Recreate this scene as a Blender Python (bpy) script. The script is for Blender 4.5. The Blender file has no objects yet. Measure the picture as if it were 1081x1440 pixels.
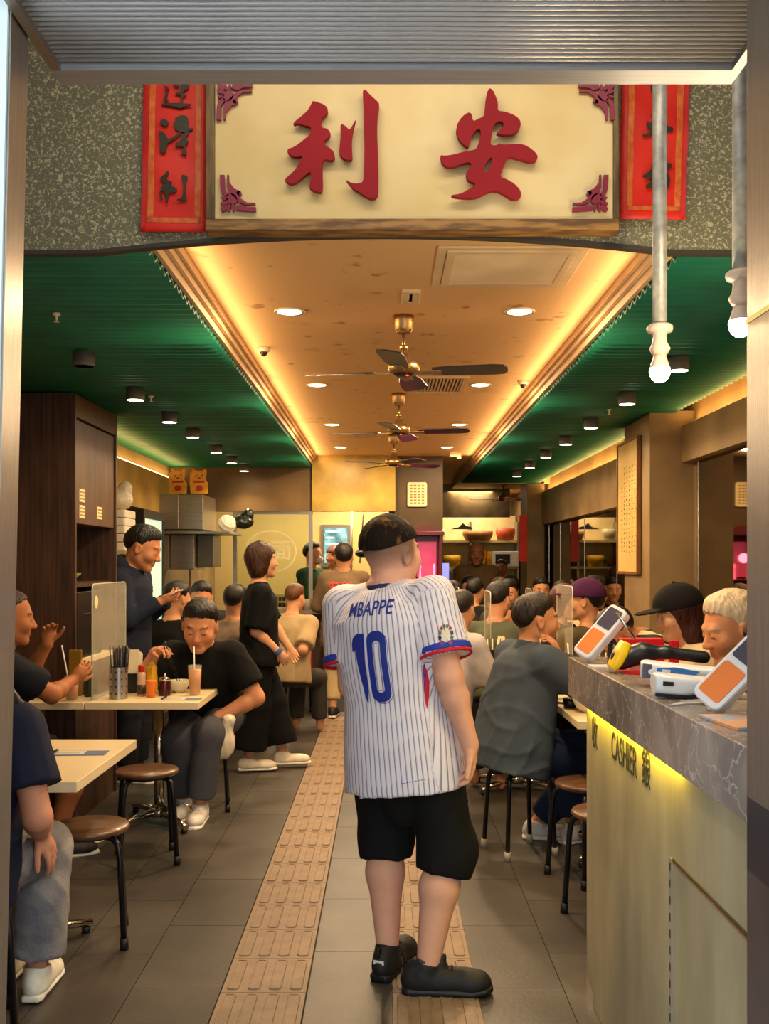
import bpy, bmesh, math, random
import numpy as np
from mathutils import Vector, Matrix
from math import sin, cos, pi, radians

random.seed(7); np.random.seed(7)
SC = bpy.context.scene
COL = SC.collection

# ------------------------------------------------------------ camera
F, HZ, CX, CY = 1410.0, 1.5, 541.0, 792.0          # focal length in pixels, eye height, vanishing point
cam = bpy.data.cameras.new('camera')
cam.sensor_width = 36.0; cam.sensor_fit = 'AUTO'
cam.lens = F / 1440.0 * 36.0
cam.shift_y = (CY - 720.0) / 1440.0
cam.clip_start = 0.05; cam.clip_end = 100
camo = bpy.data.objects.new('camera', cam); COL.objects.link(camo)
camo.location = (0, 0, HZ); camo.rotation_euler = (pi/2, 0, 0)
SC.camera = camo

# ------------------------------------------------------------ world (overcast street behind the photographer)
W = bpy.data.worlds.new('overcast_sky'); SC.world = W; W.use_nodes = True
W.node_tree.nodes['Background'].inputs[0].default_value = (0.80, 0.90, 1.0, 1)
W.node_tree.nodes['Background'].inputs[1].default_value = 1.9

SC.view_settings.view_transform = 'Standard'; SC.view_settings.look = 'None'
SC.view_settings.gamma = 1.0; SC.view_settings.use_curve_mapping = False
SC.view_settings.exposure = 0.5

def lamp(name, kind, loc, power, color, size=0.1, rot=(0,0,0), spot=120, sy=None, blend=0.6):
    l = bpy.data.lights.new(name, kind); l.energy = power; l.color = color
    if kind == 'AREA':
        l.shape = 'RECTANGLE' if sy else 'DISK'; l.size = size
        if sy: l.size_y = sy
    elif kind == 'SPOT':
        l.spot_size = radians(spot); l.spot_blend = blend; l.shadow_soft_size = size
    else: l.shadow_soft_size = size
    o = bpy.data.objects.new(name, l); COL.objects.link(o); o.location = loc; o.rotation_euler = rot
    return o
WARM = (1.0, 0.70, 0.40); SOFT = (1.0, 0.78, 0.52)
# fluorescent batten hidden above the entrance, washing the signboard and the till
lamp('sign_batten', 'AREA', (0.1, 2.45, 3.15), 5, (1, .86, .66), 1.6, (radians(38), 0, 0), sy=.15)

# ------------------------------------------------------------ materials
def lin(h):
    h = h.lstrip('#'); c = [int(h[i:i+2], 16)/255 for i in (0, 2, 4)]
    return tuple((x/12.92 if x <= .04045 else ((x+.055)/1.055)**2.4) for x in c)
MATS = {}
def nt(name):
    m = bpy.data.materials.new(name); m.use_nodes = True
    return m, m.node_tree.nodes, m.node_tree.links, m.node_tree.nodes['Principled BSDF']
def mat(name, col, rough=.6, metal=0, var=.12, vs=6, bump=0, bs=40, trans=0, ior=1.45, alpha=1, emit=0, ec=None, coat=0, stretch=(1,1,1), col2=None, attr=False, spec=None, lo=.35, hi=.7):
    """principled material with a noise driven tint, optional bump, stretchable for grain"""
    if name in MATS: return MATS[name]
    m, N, L, B = nt(name); MATS[name] = m
    c = lin(col) if isinstance(col, str) else col
    tc = N.new('ShaderNodeTexCoord'); mp = N.new('ShaderNodeMapping'); mp.inputs['Scale'].default_value = stretch
    L.new(tc.outputs['Object'], mp.inputs[0])
    nz = N.new('ShaderNodeTexNoise'); nz.inputs['Scale'].default_value = vs; nz.inputs['Detail'].default_value = 4
    L.new(mp.outputs[0], nz.inputs['Vector'])
    cr = N.new('ShaderNodeValToRGB'); cr.color_ramp.elements[0].position = lo; cr.color_ramp.elements[1].position = hi
    c2 = lin(col2) if isinstance(col2, str) else tuple(min(1, x*(1+var)) for x in c)
    c1 = c if col2 else tuple(x*(1-var) for x in c)
    cr.color_ramp.elements[0].color = (*c1, 1); cr.color_ramp.elements[1].color = (*c2, 1)
    L.new(nz.outputs['Fac'], cr.inputs[0])
    out = cr.outputs[0]
    if attr:
        at = N.new('ShaderNodeAttribute'); at.attribute_name = 'Col'
        mx = N.new('ShaderNodeMix'); mx.data_type = 'RGBA'; mx.blend_type = 'MULTIPLY'; mx.inputs[0].default_value = 1
        L.new(cr.outputs[0], mx.inputs[6]); L.new(at.outputs['Color'], mx.inputs[7]); out = mx.outputs[2]
    L.new(out, B.inputs['Base Color'])
    B.inputs['Roughness'].default_value = rough; B.inputs['Metallic'].default_value = metal
    B.inputs['IOR'].default_value = ior
    if spec is not None: B.inputs['Specular IOR Level'].default_value = spec
    if trans: B.inputs['Transmission Weight'].default_value = trans
    if alpha < 1: B.inputs['Alpha'].default_value = alpha
    if coat: B.inputs['Coat Weight'].default_value = coat; B.inputs['Coat Roughness'].default_value = .12
    if emit:
        B.inputs['Emission Color'].default_value = (*(lin(ec) if isinstance(ec, str) else (ec or c)), 1)
        B.inputs['Emission Strength'].default_value = emit
    if bump:
        n2 = N.new('ShaderNodeTexNoise'); n2.inputs['Scale'].default_value = bs; n2.inputs['Detail'].default_value = 3
        L.new(mp.outputs[0], n2.inputs['Vector'])
        b = N.new('ShaderNodeBump'); b.inputs['Strength'].default_value = bump; b.inputs['Distance'].default_value = .01
        L.new(n2.outputs['Fac'], b.inputs['Height']); L.new(b.outputs[0], B.inputs['Normal'])
    return m
def cloth(col, **k):
    return mat('cloth_'+col.lstrip('#'), col, rough=.85, var=.10, vs=9, bump=.35, bs=14, spec=.2, **k)

# ------------------------------------------------------------ object helpers
def link(o, parent=None):
    COL.objects.link(o)
    if parent is not None: o.parent = parent
    return o
def tag(o, label=None, cat=None, group=None, kind=None):
    if label: o['label'] = label
    if cat: o['category'] = cat
    if group: o['group'] = group
    if kind: o['kind'] = kind
    return o
def empty(name, loc, label=None, cat=None, group=None, rz=0):
    o = bpy.data.objects.new(name, None); link(o); o.location = loc; o.rotation_euler = (0, 0, rz); o.empty_display_size = .05
    return tag(o, label, cat, group)
def copy_tree(o, parent=None, loc=None, rz=None, label=None, group=None):
    c = o.copy(); COL.objects.link(c)
    if parent is not None: c.parent = parent
    if loc is not None: c.location = loc
    if rz is not None: c.rotation_euler = (0, 0, rz)
    if label: c['label'] = label
    if group: c['group'] = group
    for ch in list(o.children): copy_tree(ch, c)
    return c

class MB:
    """collects shapes into one mesh"""
    def __init__(s): s.v = []; s.f = []; s.sm = []
    def add(s, vs, fs, smooth=False):
        b = len(s.v); s.v += [tuple(p) for p in vs]; s.f += [tuple(i+b for i in f) for f in fs]; s.sm += [smooth]*len(fs); return s
    def box(s, lo, hi, rz=0, c=None, rx=0):
        x0,y0,z0 = lo; x1,y1,z1 = hi
        vs = [(x0,y0,z0),(x1,y0,z0),(x1,y1,z0),(x0,y1,z0),(x0,y0,z1),(x1,y0,z1),(x1,y1,z1),(x0,y1,z1)]
        if rz or rx:
            if c is None: c = ((x0+x1)/2, (y0+y1)/2, (z0+z1)/2)
            M = Matrix.Translation(c) @ Matrix.Rotation(rz, 4, 'Z') @ Matrix.Rotation(rx, 4, 'X') @ Matrix.Translation([-q for q in c])
            vs = [M @ Vector(p) for p in vs]
        return s.add(vs, [(0,3,2,1),(4,5,6,7),(0,1,5,4),(1,2,6,5),(2,3,7,6),(3,0,4,7)])
    def rbox(s, lo, hi, r, n=3):
        """box with rounded vertical edges"""
        x0,y0,z0 = lo; x1,y1,z1 = hi; pts = []
        for cx, cy, a0 in ((x1-r,y1-r,0),(x0+r,y1-r,pi/2),(x0+r,y0+r,pi),(x1-r,y0+r,3*pi/2)):
            for i in range(n+1):
                a = a0 + i*pi/2/n; pts.append((cx+r*cos(a), cy+r*sin(a)))
        return s.prism(pts, z0, z1)
    def prism(s, pts, z0, z1, T=None):
        n = len(pts); vs = [(p[0],p[1],z0) for p in pts] + [(p[0],p[1],z1) for p in pts]
        if T is not None: vs = [T(Vector(p)) for p in vs]
        fs = [tuple(range(n))[::-1], tuple(range(n, 2*n))] + [(i,(i+1)%n,(i+1)%n+n,i+n) for i in range(n)]
        return s.add(vs, fs)
    def tube(s, pts, r, n=10, cap=True, r2=None):
        pts = [Vector(p) for p in pts]; m = len(pts)
        rs = r if isinstance(r, (list, tuple)) else [r]*m
        up = None; rings = []
        for i, p in enumerate(pts):
            t = (pts[min(i+1,m-1)] - pts[max(i-1,0)]).normalized()
            if up is None:
                up = Vector((0,0,1)) if abs(t.z) < .9 else Vector((1,0,0))
            a = t.cross(up).normalized(); b = a.cross(t).normalized(); up = b
            rings.append([p + a*rs[i]*cos(2*pi*k/n) + b*rs[i]*sin(2*pi*k/n)*(r2 or 1) for k in range(n)])
        vs = [q for R_ in rings for q in R_]
        fs = [(i*n+k, i*n+(k+1)%n, (i+1)*n+(k+1)%n, (i+1)*n+k) for i in range(m-1) for k in range(n)]
        s.add(vs, fs, True)
        if cap:
            b = len(s.v) - len(vs)
            s.f.append(tuple(b+k for k in range(n))[::-1]); s.f.append(tuple(b+(m-1)*n+k for k in range(n))); s.sm += [False, False]
        return s
    def cyl(s, a, b, r0, r1=None, n=16): return s.tube([a, b], [r0, r0 if r1 is None else r1], n)
    def lathe(s, c, prof, n=20, axis='Z', smooth=True, T=None):
        """prof: list of (radius, height)"""
        vs = []
        for r, h in prof:
            for k in range(n):
                a = 2*pi*k/n; p = (r*cos(a), r*sin(a), h)
                if axis == 'X': p = (h, r*cos(a), r*sin(a))
                if axis == 'Y': p = (r*cos(a), h, r*sin(a))
                if T is not None: p = T @ Vector(p)
                vs.append((p[0]+c[0], p[1]+c[1], p[2]+c[2]))
        m = len(prof)
        fs = [(i*n+k, i*n+(k+1)%n, (i+1)*n+(k+1)%n, (i+1)*n+k) for i in range(m-1) for k in range(n)]
        b = len(s.v); s.add(vs, fs, smooth)
        if prof[0][0] > 1e-4: s.f.append(tuple(b+k for k in range(n))[::-1]); s.sm.append(False)
        if prof[-1][0] > 1e-4: s.f.append(tuple(b+(m-1)*n+k for k in range(n))); s.sm.append(False)
        return s
    def ball(s, c, r, n=14, m=8):
        r = (r, r, r) if not isinstance(r, (tuple, list)) else r
        T = Matrix.Diagonal((r[0], r[1], r[2]))
        return s.lathe(c, [(max(sin(pi*i/m), 1e-5), -cos(pi*i/m)) for i in range(m+1)], n, T=T)
    def build(s, name, m, parent=None, loc=None, bevel=0, rz=0, seg=2):
        me = bpy.data.meshes.new(name)
        off = Vector(loc) if loc is not None else Vector((0,0,0))
        me.from_pydata([tuple(Vector(p)) for p in s.v], [], s.f)
        me.polygons.foreach_set('use_smooth', s.sm); me.update()
        if isinstance(m, (list, tuple)):
            for q in m: me.materials.append(q)
        else: me.materials.append(m)
        bm = bmesh.new(); bm.from_mesh(me); bmesh.ops.recalc_face_normals(bm, faces=bm.faces); bm.to_mesh(me); bm.free()
        o = bpy.data.objects.new(name, me); link(o, parent)
        if loc is not None: o.location = off
        if rz: o.rotation_euler = (0, 0, rz)
        if bevel:
            b = o.modifiers.new('bevel', 'BEVEL'); b.width = bevel; b.segments = seg; b.limit_method = 'ANGLE'; b.angle_limit = radians(40)
        return o

def text_mesh(txt, size, extrude=.001, offset=0, align='CENTER', sx=1.0, shear=0, res=3):
    cu = bpy.data.curves.new('t', 'FONT'); cu.body = txt; cu.size = size; cu.extrude = extrude; cu.offset = offset
    cu.align_x = align; cu.align_y = 'CENTER'; cu.resolution_u = res; cu.shear = shear
    o = bpy.data.objects.new('t', cu); COL.objects.link(o)
    dg = bpy.context.evaluated_depsgraph_get(); me = bpy.data.meshes.new_from_object(o.evaluated_get(dg))
    bpy.data.objects.remove(o); bpy.data.curves.remove(cu)
    if sx != 1.0:
        for v in me.vertices: v.co.x *= sx
    return me
def text(name, txt, size, m, loc, rot, parent=None, **k):
    me = text_mesh(txt, size, **k); me.materials.clear(); me.materials.append(m)
    o = bpy.data.objects.new(name, me); link(o, parent); o.location = loc; o.rotation_euler = rot
    return o
def px(x, y, Y):                                     # a pixel at depth Y -> point
    return Vector(((x-CX)/F*Y, Y, HZ-(y-CY)/F*Y))
# ------------------------------------------------------------ implicit surfaces for bodies, hair and clothes
def V3(p): return np.array(p, dtype=np.float64)
class Field:
    def __init__(s, lo, hi, cell, fine=()):
        s.ax = []
        for i in range(3):
            c = [lo[i]]
            iv = [(f[0][i], f[1][i], f[2]) for f in fine]
            while c[-1] < hi[i]:
                x = c[-1]; st = cell
                for a, b, q in iv:
                    if a - q < x < b: st = min(st, q)
                    elif x <= a - q and x + st > a: st = max(q, min(st, a - x))
                c.append(x + st)
            s.ax.append(np.array(c, dtype=np.float32))
        s.D = np.full([len(a) for a in s.ax], .5, dtype=np.float32)
    def reg(s, lo, hi, pad):
        sl = []
        for i in range(3):
            a = max(0, np.searchsorted(s.ax[i], lo[i]-pad) - 1); b = min(len(s.ax[i]), np.searchsorted(s.ax[i], hi[i]+pad) + 1)
            sl.append(slice(a, b))
        return tuple(sl), s.ax[0][sl[0]][:, None, None], s.ax[1][sl[1]][None, :, None], s.ax[2][sl[2]][None, None, :]
    def merge(s, sl, d, k, sub=False):
        a = s.D[sl]
        if a.size == 0: return
        if sub:
            if k <= 0: s.D[sl] = np.maximum(a, -d); return
            h = np.clip(.5 - .5*(a + d)/k, 0, 1); s.D[sl] = a*(1-h) - d*h + k*h*(1-h); return
        if k <= 0: s.D[sl] = np.minimum(a, d); return
        h = np.clip(.5 + .5*(a - d)/k, 0, 1); s.D[sl] = a*(1-h) + d*h - k*h*(1-h)
    def cap(s, a, b, ra, rb=None, k=.02, sub=False, flat=0):
        """tapered capsule; flat=1 cuts it square at b, flat=2 at both ends"""
        a, b = V3(a), V3(b); rb = ra if rb is None else rb; R_ = max(ra, rb)
        sl, X, Y, Z = s.reg(np.minimum(a, b)-R_, np.maximum(a, b)+R_, k+.02)
        ba = b - a; bb = float(ba @ ba) + 1e-12
        px_, py_, pz_ = X-a[0], Y-a[1], Z-a[2]
        dt = px_*ba[0] + py_*ba[1] + pz_*ba[2]; h = np.clip(dt/bb, 0, 1)
        d = np.sqrt(np.maximum(px_**2 + py_**2 + pz_**2 - 2*h*dt + h*h*bb, 0)) - (ra + (rb-ra)*h)
        L_ = math.sqrt(bb)
        if flat: d = np.maximum(d, dt/L_ - L_)
        if flat == 2: d = np.maximum(d, -dt/L_)
        s.merge(sl, d, k, sub)
    def ell(s, c, r, R=None, k=.02, sub=False):
        """ellipsoid; R rows are its axes"""
        c = V3(c); r = V3(r); m = float(max(r))
        sl, X, Y, Z = s.reg(c-m, c+m, k+.02)
        x, y, z = X-c[0], Y-c[1], Z-c[2]
        if R is None: u, v, w = x, y, z
        else: u, v, w = [x*R[i][0] + y*R[i][1] + z*R[i][2] for i in range(3)]
        k0 = np.sqrt((u/r[0])**2 + (v/r[1])**2 + (w/r[2])**2); k1 = np.sqrt((u/r[0]**2)**2 + (v/r[1]**2)**2 + (w/r[2]**2)**2) + 1e-9
        s.merge(sl, k0*(k0-1)/k1, k, sub)
    def loft(s, pts, rx, ry, xd, yd, k=.02, n=2.3, sub=False, cut0=True, cut1=True):
        """elliptic sections along a nearly straight spine"""
        pts = np.array(pts, dtype=np.float64); ax = pts[-1]-pts[0]; L_ = np.linalg.norm(ax); ax /= L_
        t0 = (pts-pts[0]) @ ax; R_ = max(max(rx), max(ry)); xd, yd = V3(xd), V3(yd)
        sl, X, Y, Z = s.reg(pts.min(0)-R_, pts.max(0)+R_, k+.02)
        x, y, z = X-pts[0][0], Y-pts[0][1], Z-pts[0][2]
        t = x*ax[0] + y*ax[1] + z*ax[2]
        off = pts - pts[0] - t0[:, None]*ax
        tt = np.asarray(t).ravel()
        ip = lambda q: np.interp(tt, t0, q).reshape(t.shape)
        xo, yo = xd - ax*(xd@ax), yd - ax*(yd@ax); xo /= np.linalg.norm(xo); yo /= np.linalg.norm(yo)
        u = x*xo[0] + y*xo[1] + z*xo[2] - ip(off @ xo); v = x*yo[0] + y*yo[1] + z*yo[2] - ip(off @ yo)
        RX, RY = ip(rx), ip(ry)
        k0 = (np.abs(u/RX)**n + np.abs(v/RY)**n)**(1/n)
        d = (k0-1)*np.minimum(RX, RY)
        if cut0: d = np.maximum(d, -t)
        if cut1: d = np.maximum(d, t-L_)
        s.merge(sl, d, k, sub)
    def each(s, fn):
        """arbitrary edit of the whole field: fn(D, X, Y, Z) -> D"""
        s.D = fn(s.D, s.ax[0][:, None, None], s.ax[1][None, :, None], s.ax[2][None, None, :]).astype(np.float32)
    def mesh(s):
        D = s.D; D[0] = D[-1] = .5; D[:, 0] = D[:, -1] = .5; D[:, :, 0] = D[:, :, -1] = .5
        S = D < 0
        nx, ny, nz = D.shape
        c = S[:-1,:-1,:-1].astype(np.int8)
        for q in (S[1:,:-1,:-1], S[:-1,1:,:-1], S[1:,1:,:-1], S[:-1,:-1,1:], S[1:,:-1,1:], S[:-1,1:,1:], S[1:,1:,1:]): c = c + q
        act = (c > 0) & (c < 8); I, J, K = np.nonzero(act); n = len(I)
        if n == 0: return None
        idx = np.full(act.shape, -1, dtype=np.int32); idx[I, J, K] = np.arange(n)
        cv = np.empty((n, 2, 2, 2), dtype=np.float32)
        for a in (0,1):
            for b in (0,1):
                for e in (0,1): cv[:, a, b, e] = D[I+a, J+b, K+e]
        acc = np.zeros((n, 3)); cnt = np.zeros(n)
        for axis in range(3):
            for a in (0,1):
                for b in (0,1):
                    i0 = [a, b]; i0.insert(axis, 0); i1 = [a, b]; i1.insert(axis, 1)
                    v0 = cv[:, i0[0], i0[1], i0[2]]; v1 = cv[:, i1[0], i1[1], i1[2]]
                    m = (v0 < 0) != (v1 < 0); den = np.where(m, v0-v1, 1); t = np.where(m, v0/den, 0)
                    p = np.tile(np.array(i0, dtype=np.float64), (n, 1)); p[:, axis] = t
                    acc += p*m[:, None]; cnt += m
        acc /= cnt[:, None]
        P = np.empty((n, 3))
        for q, ii in enumerate((I, J, K)): P[:, q] = s.ax[q][ii] + acc[:, q]*(s.ax[q][ii+1]-s.ax[q][ii])
        quads = []
        for axis in range(3):
            o1, o2 = [(1, 2), (2, 0), (0, 1)][axis]
            A = [slice(1, -1)]*3; A[axis] = slice(0, -1); B = [slice(1, -1)]*3; B[axis] = slice(1, None)
            m = S[tuple(A)] != S[tuple(B)]; e = np.argwhere(m)
            if len(e) == 0: continue
            base = e.copy(); base[:, o1] += 1; base[:, o2] += 1
            sg = S[tuple(A)][tuple(e.T)]
            def cell(d1, d2):
                q = base.copy(); q[:, o1] += d1; q[:, o2] += d2; return idx[q[:, 0], q[:, 1], q[:, 2]]
            a, b, c_, d = cell(-1,-1), cell(0,-1), cell(0,0), cell(-1,0)
            Q = np.stack([a, b, c_, d], 1); Q[~sg] = Q[~sg][:, ::-1]; quads.append(Q)
        Q = np.concatenate(quads); Q = Q[(Q >= 0).all(1)]
        return P, Q
    def build(s, name, m, parent=None, base=(0,0,0), paint=None, smooth=1, label=None, attrs=None):
        r = s.mesh()
        if r is None: return None
        P, Q = r
        for _ in range(smooth):                      # light laplacian
            acc = np.zeros_like(P); cnt = np.zeros(len(P))
            for a, b in ((0,1),(1,2),(2,3),(3,0)):
                np.add.at(acc, Q[:, a], P[Q[:, b]]); np.add.at(cnt, Q[:, a], 1)
                np.add.at(acc, Q[:, b], P[Q[:, a]]); np.add.at(cnt, Q[:, b], 1)
            P = P*.5 + .5*acc/np.maximum(cnt, 1)[:, None]
        me = bpy.data.meshes.new(name); base = V3(base)
        me.vertices.add(len(P)); me.vertices.foreach_set('co', (P-base).astype(np.float32).ravel())
        me.loops.add(len(Q)*4); me.loops.foreach_set('vertex_index', Q.astype(np.int32).ravel())
        me.polygons.add(len(Q)); me.polygons.foreach_set('loop_start', np.arange(0, len(Q)*4, 4, dtype=np.int32))
        me.polygons.foreach_set('use_smooth', np.ones(len(Q), dtype=bool))
        me.materials.append(m); me.update(calc_edges=True)
        if paint is not None:
            ca = me.color_attributes.new('Col', 'FLOAT_COLOR', 'POINT'); c = np.ones((len(P), 4), dtype=np.float32); c[:, :3] = paint(P)
            ca.data.foreach_set('color', c.ravel())
        for an, fn in (attrs or {}).items():
            at = me.attributes.new(an, 'FLOAT', 'POINT'); at.data.foreach_set('value', fn(P).astype(np.float32))
        o = bpy.data.objects.new(name, me); link(o, parent)
        if label: o['label'] = label
        return o

def nrm(v): v = V3(v); return v/(np.linalg.norm(v)+1e-12)
def rot(v, axis, a):
    axis = nrm(axis); v = V3(v); return v*cos(a) + np.cross(axis, v)*sin(a) + axis*(axis@v)*(1-cos(a))
def ik(a, b, l1, l2, hint):
    a, b = V3(a), V3(b); d = b-a; L_ = np.linalg.norm(d); mx = (l1+l2)*.998
    if L_ > mx: b = a + d/L_*mx; d = b-a; L_ = mx
    L_ = max(L_, abs(l1-l2)+.01)
    n = d/np.linalg.norm(d); x = (l1*l1 - l2*l2 + L_*L_)/(2*L_); h = math.sqrt(max(l1*l1-x*x, 0))
    p = V3(hint) - n*(V3(hint)@n); p = nrm(p)
    return a + n*x + p*h, b
def wrink(F_, amp, seed=0, sc=(18, 22, 12)):
    r = np.random.RandomState(seed); ph = r.rand(20)*6.28
    def fn(D, X, Y, Z):
        out = D
        A_ = np.sin(X*7+Y*5+ph[0]+1.5*np.sin(Z*6+ph[1])); B2 = np.sin(Z*8-Y*6+ph[2]+1.5*np.sin(X*7+ph[3]))
        out = out - amp*.8*A_*B2
        for i in range(3):
            k = r.randn(3)*V3((1, 1, .8)); k = k/np.linalg.norm(k)*(20+7*i)*sc[0]/18
            rdg = (1-np.abs(np.sin(X*k[0]+Y*k[1]+Z*k[2]+ph[4+i]+1.9*A_+1.1*B2)))**3
            m = np.clip(.2+np.sin(X*(5+i)+Z*(7-i)+Y*4+ph[8+i]), 0, 1)
            out = out - amp*1.1*rdg*m
        return out
    F_.each(fn)

def skin_mat(): return mat('skin', (1, 1, 1), rough=.6, var=.06, vs=30, attr=True, bump=.1, bs=300, spec=.35)
def hair_mat(col): return mat('hair_'+col.lstrip('#'), col, rough=.45, var=.5 if sum(lin(col)) < .6 else .15, vs=60, stretch=(1, 1, .25), bump=.5, bs=120, spec=.4)

HAIRLINE = {'short': ([-.13,-.085,-.05,-.025,.008,.02,.045,.07,.12], [-.05,-.045,-.02,.022,.012,.04,.060,.076,.084]),
            'thin':  ([-.13,-.085,-.04,.0,.02,.12], [-.05,-.04,-.015,.02,.07,.13]),
            'bob':   ([-.15,-.03,.0,.02,.04,.065,.12], [-.125,-.115,-.105,-.095,.0,.05,.06]),
            'long':  ([-.15,-.03,.0,.02,.04,.065,.12], [-.18,-.16,-.14,-.09,.0,.05,.06])}

def person(label, base, yaw, pelvis, lean=0, side=0, twist=0, head=None, hs=1.0, S=1.0, fat=1.0, handR=None, handL=None, eR=None, eL=None,
           footR=None, footL=None, kR=None, kL=None, skin='#c98d68', hair='short', hairc='#17110e', top=None, bottom=None, shoes='#1c1c1c',
           cell=.014, hc=.006, curlR=.5, curlL=.5, hdR=None, hdL=None, pnR=None, pnL=None, sitting=False, legs=True, group=None, arms='RL',
           gaze=0, hand_c=None, neck=(0,0), name='person', hair_lab=None, extra=None, cloth_c=None, torsoL=.52, fn_body=None, face=True, neckL=.025, legfat=None, armfat=None, belly=0):
    """one person: a continuous body mesh, with hair, garments and shoes as children.  yaw 0 looks away from the camera, 90 to the right."""
    top = top or {}; bottom = bottom or {}
    ya = radians(yaw); fw = V3((sin(ya), cos(ya), 0)); rt = V3((cos(ya), -sin(ya), 0)); up = V3((0,0,1))
    P0 = V3(pelvis); base = V3(base)
    tu = rot(up, rt, -radians(lean)); tu = rot(tu, fw, radians(side))       # torso axis
    ys = radians(yaw+twist); fs = V3((sin(ys), cos(ys), 0)); rs = V3((cos(ys), -sin(ys), 0))
    rs = nrm(rs - tu*(rs@tu)); fs = np.cross(tu, rs)
    if fs @ V3((sin(ys), cos(ys), 0)) < 0: fs = -fs
    L_ = torsoL*S; NB = P0 + tu*L_
    shw = .175*S*(.85+.15*fat)
    shR = P0 + tu*(L_-.075*S) + rs*shw; shL = P0 + tu*(L_-.075*S) - rs*shw
    hy, hp, hr_ = head or (yaw, 0, 0)
    a = radians(hy); hf = V3((sin(a), cos(a), 0)); hr = V3((cos(a), -sin(a), 0)); hu = V3((0,0,1))
    hf = rot(hf, hr, radians(hp)); hu = rot(hu, hr, radians(hp)); hr = rot(hr, hf, radians(hr_)); hu = rot(hu, hf, radians(hr_))
    HS = hs*S
    legfat = legfat or fat; armfat = armfat or fat
    HC = NB + tu*(neckL*S) + nrm(tu*.6+hu*.4)*.0 + hu*(.135*HS) + hf*(.028*HS) + fs*neck[0] + rs*neck[1]
    Hh = lambda r, f, u: HC + hr*r*HS + hf*f*HS + hu*u*HS
    root = empty(name, tuple(base), label, 'person', group)
    ub = .28*S; fb = .245*S
    if handR is None: handR = shR + V3((0,0,-.50*S)) + fw*.05
    if handL is None: handL = shL + V3((0,0,-.50*S)) + fw*.05
    ELR, WR = ik(shR, handR, ub, fb, eR if eR is not None else (-fw*1.0+rt*.4))
    ELL, WL = ik(shL, handL, ub, fb, eL if eL is not None else (-fw*1.0-rt*.4))
    hipR = P0 + rt*.092*S*fat; hipL = P0 - rt*.092*S*fat
    th, sh = .415*S, .41*S
    if footR is None: footR = hipR*V3((1,1,0)) + V3((0,0,.08)) + fw*.05
    if footL is None: footL = hipL*V3((1,1,0)) + V3((0,0,.08)) + fw*.05
    KR, AR = ik(hipR, footR, th, sh, kR if kR is not None else fw+up*.5*sitting)
    KL, AL = ik(hipL, footL, th, sh, kL if kL is not None else fw+up*.5*sitting)
    hcell = hand_c or max(hc, .0055)
    pts = np.array([P0, NB, HC, shR, shL, ELR, ELL, WR, WL] + ([KR, KL, AR, AL] if legs else []))
    lo = pts.min(0)-.2; hi = pts.max(0)+.2
    fine = [(HC-.15*HS, HC+.15*HS, hc)]
    if 'R' in arms: fine.append((WR-.10, WR+.10, hcell))
    if 'L' in arms: fine.append((WL-.10, WL+.10, hcell))
    B = Field(lo, hi, cell, fine)
    # torso
    hts = np.array([-.09, 0, .12, .27, .40, .46, .53])*S*(torsoL/.52); rxs = np.array([.12,.155,.142,.155,.155,.11,.058])*S*fat; rys = np.array([.085,.105,.098,.108,.10,.075,.055])*S*fat
    B.loft([P0+tu*h for h in hts], rxs, rys, rs, fs, k=.03)
    for s_, shp in ((1, shR), (-1, shL)):
        B.cap(NB-tu*.03*S, shp, .052*S, .05*S, k=.03)
    B.cap(NB-tu*.03*S, Hh(0,-.022,-.05), .056*S*fat**.5, .054*HS*fat**.3, k=.03)
    # head
    RH = [hr, hf, hu]
    E = lambda c, r, k=.02, sub=False: B.ell(Hh(*c), V3(r)*HS, RH, k*HS, sub)
    E((0,-.014,.028), (.077,.094,.088)); E((0,.022,-.03), (.062,.068,.078), .03)
    B.cap(Hh(-.046,.0,-.055), Hh(-.016,.058,-.094), .022*HS, .018*HS, .025*HS); B.cap(Hh(.046,.0,-.055), Hh(.016,.058,-.094), .022*HS, .018*HS, .025*HS)
    E((0,.066,-.096), (.024,.018,.018), .02)
    if face:
        for q in (-1, 1):
            E((q*.031,.100,.002), (.019,.016,.012), .012, True)
            E((q*.031,.0735,.0), (.0155,.0145,.0125), .006)
            E((q*.040,.058,-.028), (.024,.024,.024), .025)
            E((q*.079,-.004,-.008), (.009,.018,.031), .010); E((q*.087,-.003,-.006), (.006,.009,.018), .004, True)
            E((q*.012,.096,-.033), (.008,.009,.007), .006)
        B.cap(Hh(-.032,.074,.023), Hh(.032,.074,.023), .011*HS, None, .016*HS)
        B.cap(Hh(0,.082,.008), Hh(0,.103,-.028), .008*HS, .0115*HS, .012*HS)
        B.cap(Hh(-.017,.081,-.057), Hh(.017,.081,-.057), .007*HS, None, .006*HS)
        B.cap(Hh(-.014,.081,-.068), Hh(.014,.081,-.068), .008*HS, None, .005*HS)
    # arms and hands
    armdef = []
    for tag_, shp, el, wr, hd, pn, cu, sg in (('R', shR, ELR, WR, hdR, pnR, curlR, 1), ('L', shL, ELL, WL, hdL, pnL, curlL, -1)):
        if tag_ not in arms: continue
        f2 = armfat**.8
        B.cap(shp, el, .052*S*f2, .042*S*f2, .025); 
        mid = el*.7+wr*.3
        B.cap(el, mid, .041*S*f2, .040*S*f2, .02); B.cap(mid, wr, .040*S*f2, .027*S*f2**.5, .02)
        d = nrm(hd) if hd is not None else nrm(nrm(wr-el) + V3((0,0,-.15)))
        n = V3(pn) if pn is not None else -rs*sg
        n = nrm(n - d*(n@d)); sd = np.cross(d, n)*(-sg)                    # sd points to the thumb side
        z_ = S*1.0
        pc = wr + d*.045*z_
        B.ell(pc, (.044*z_, .040*z_, .0165*z_), [d, sd, n], .012)
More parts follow.
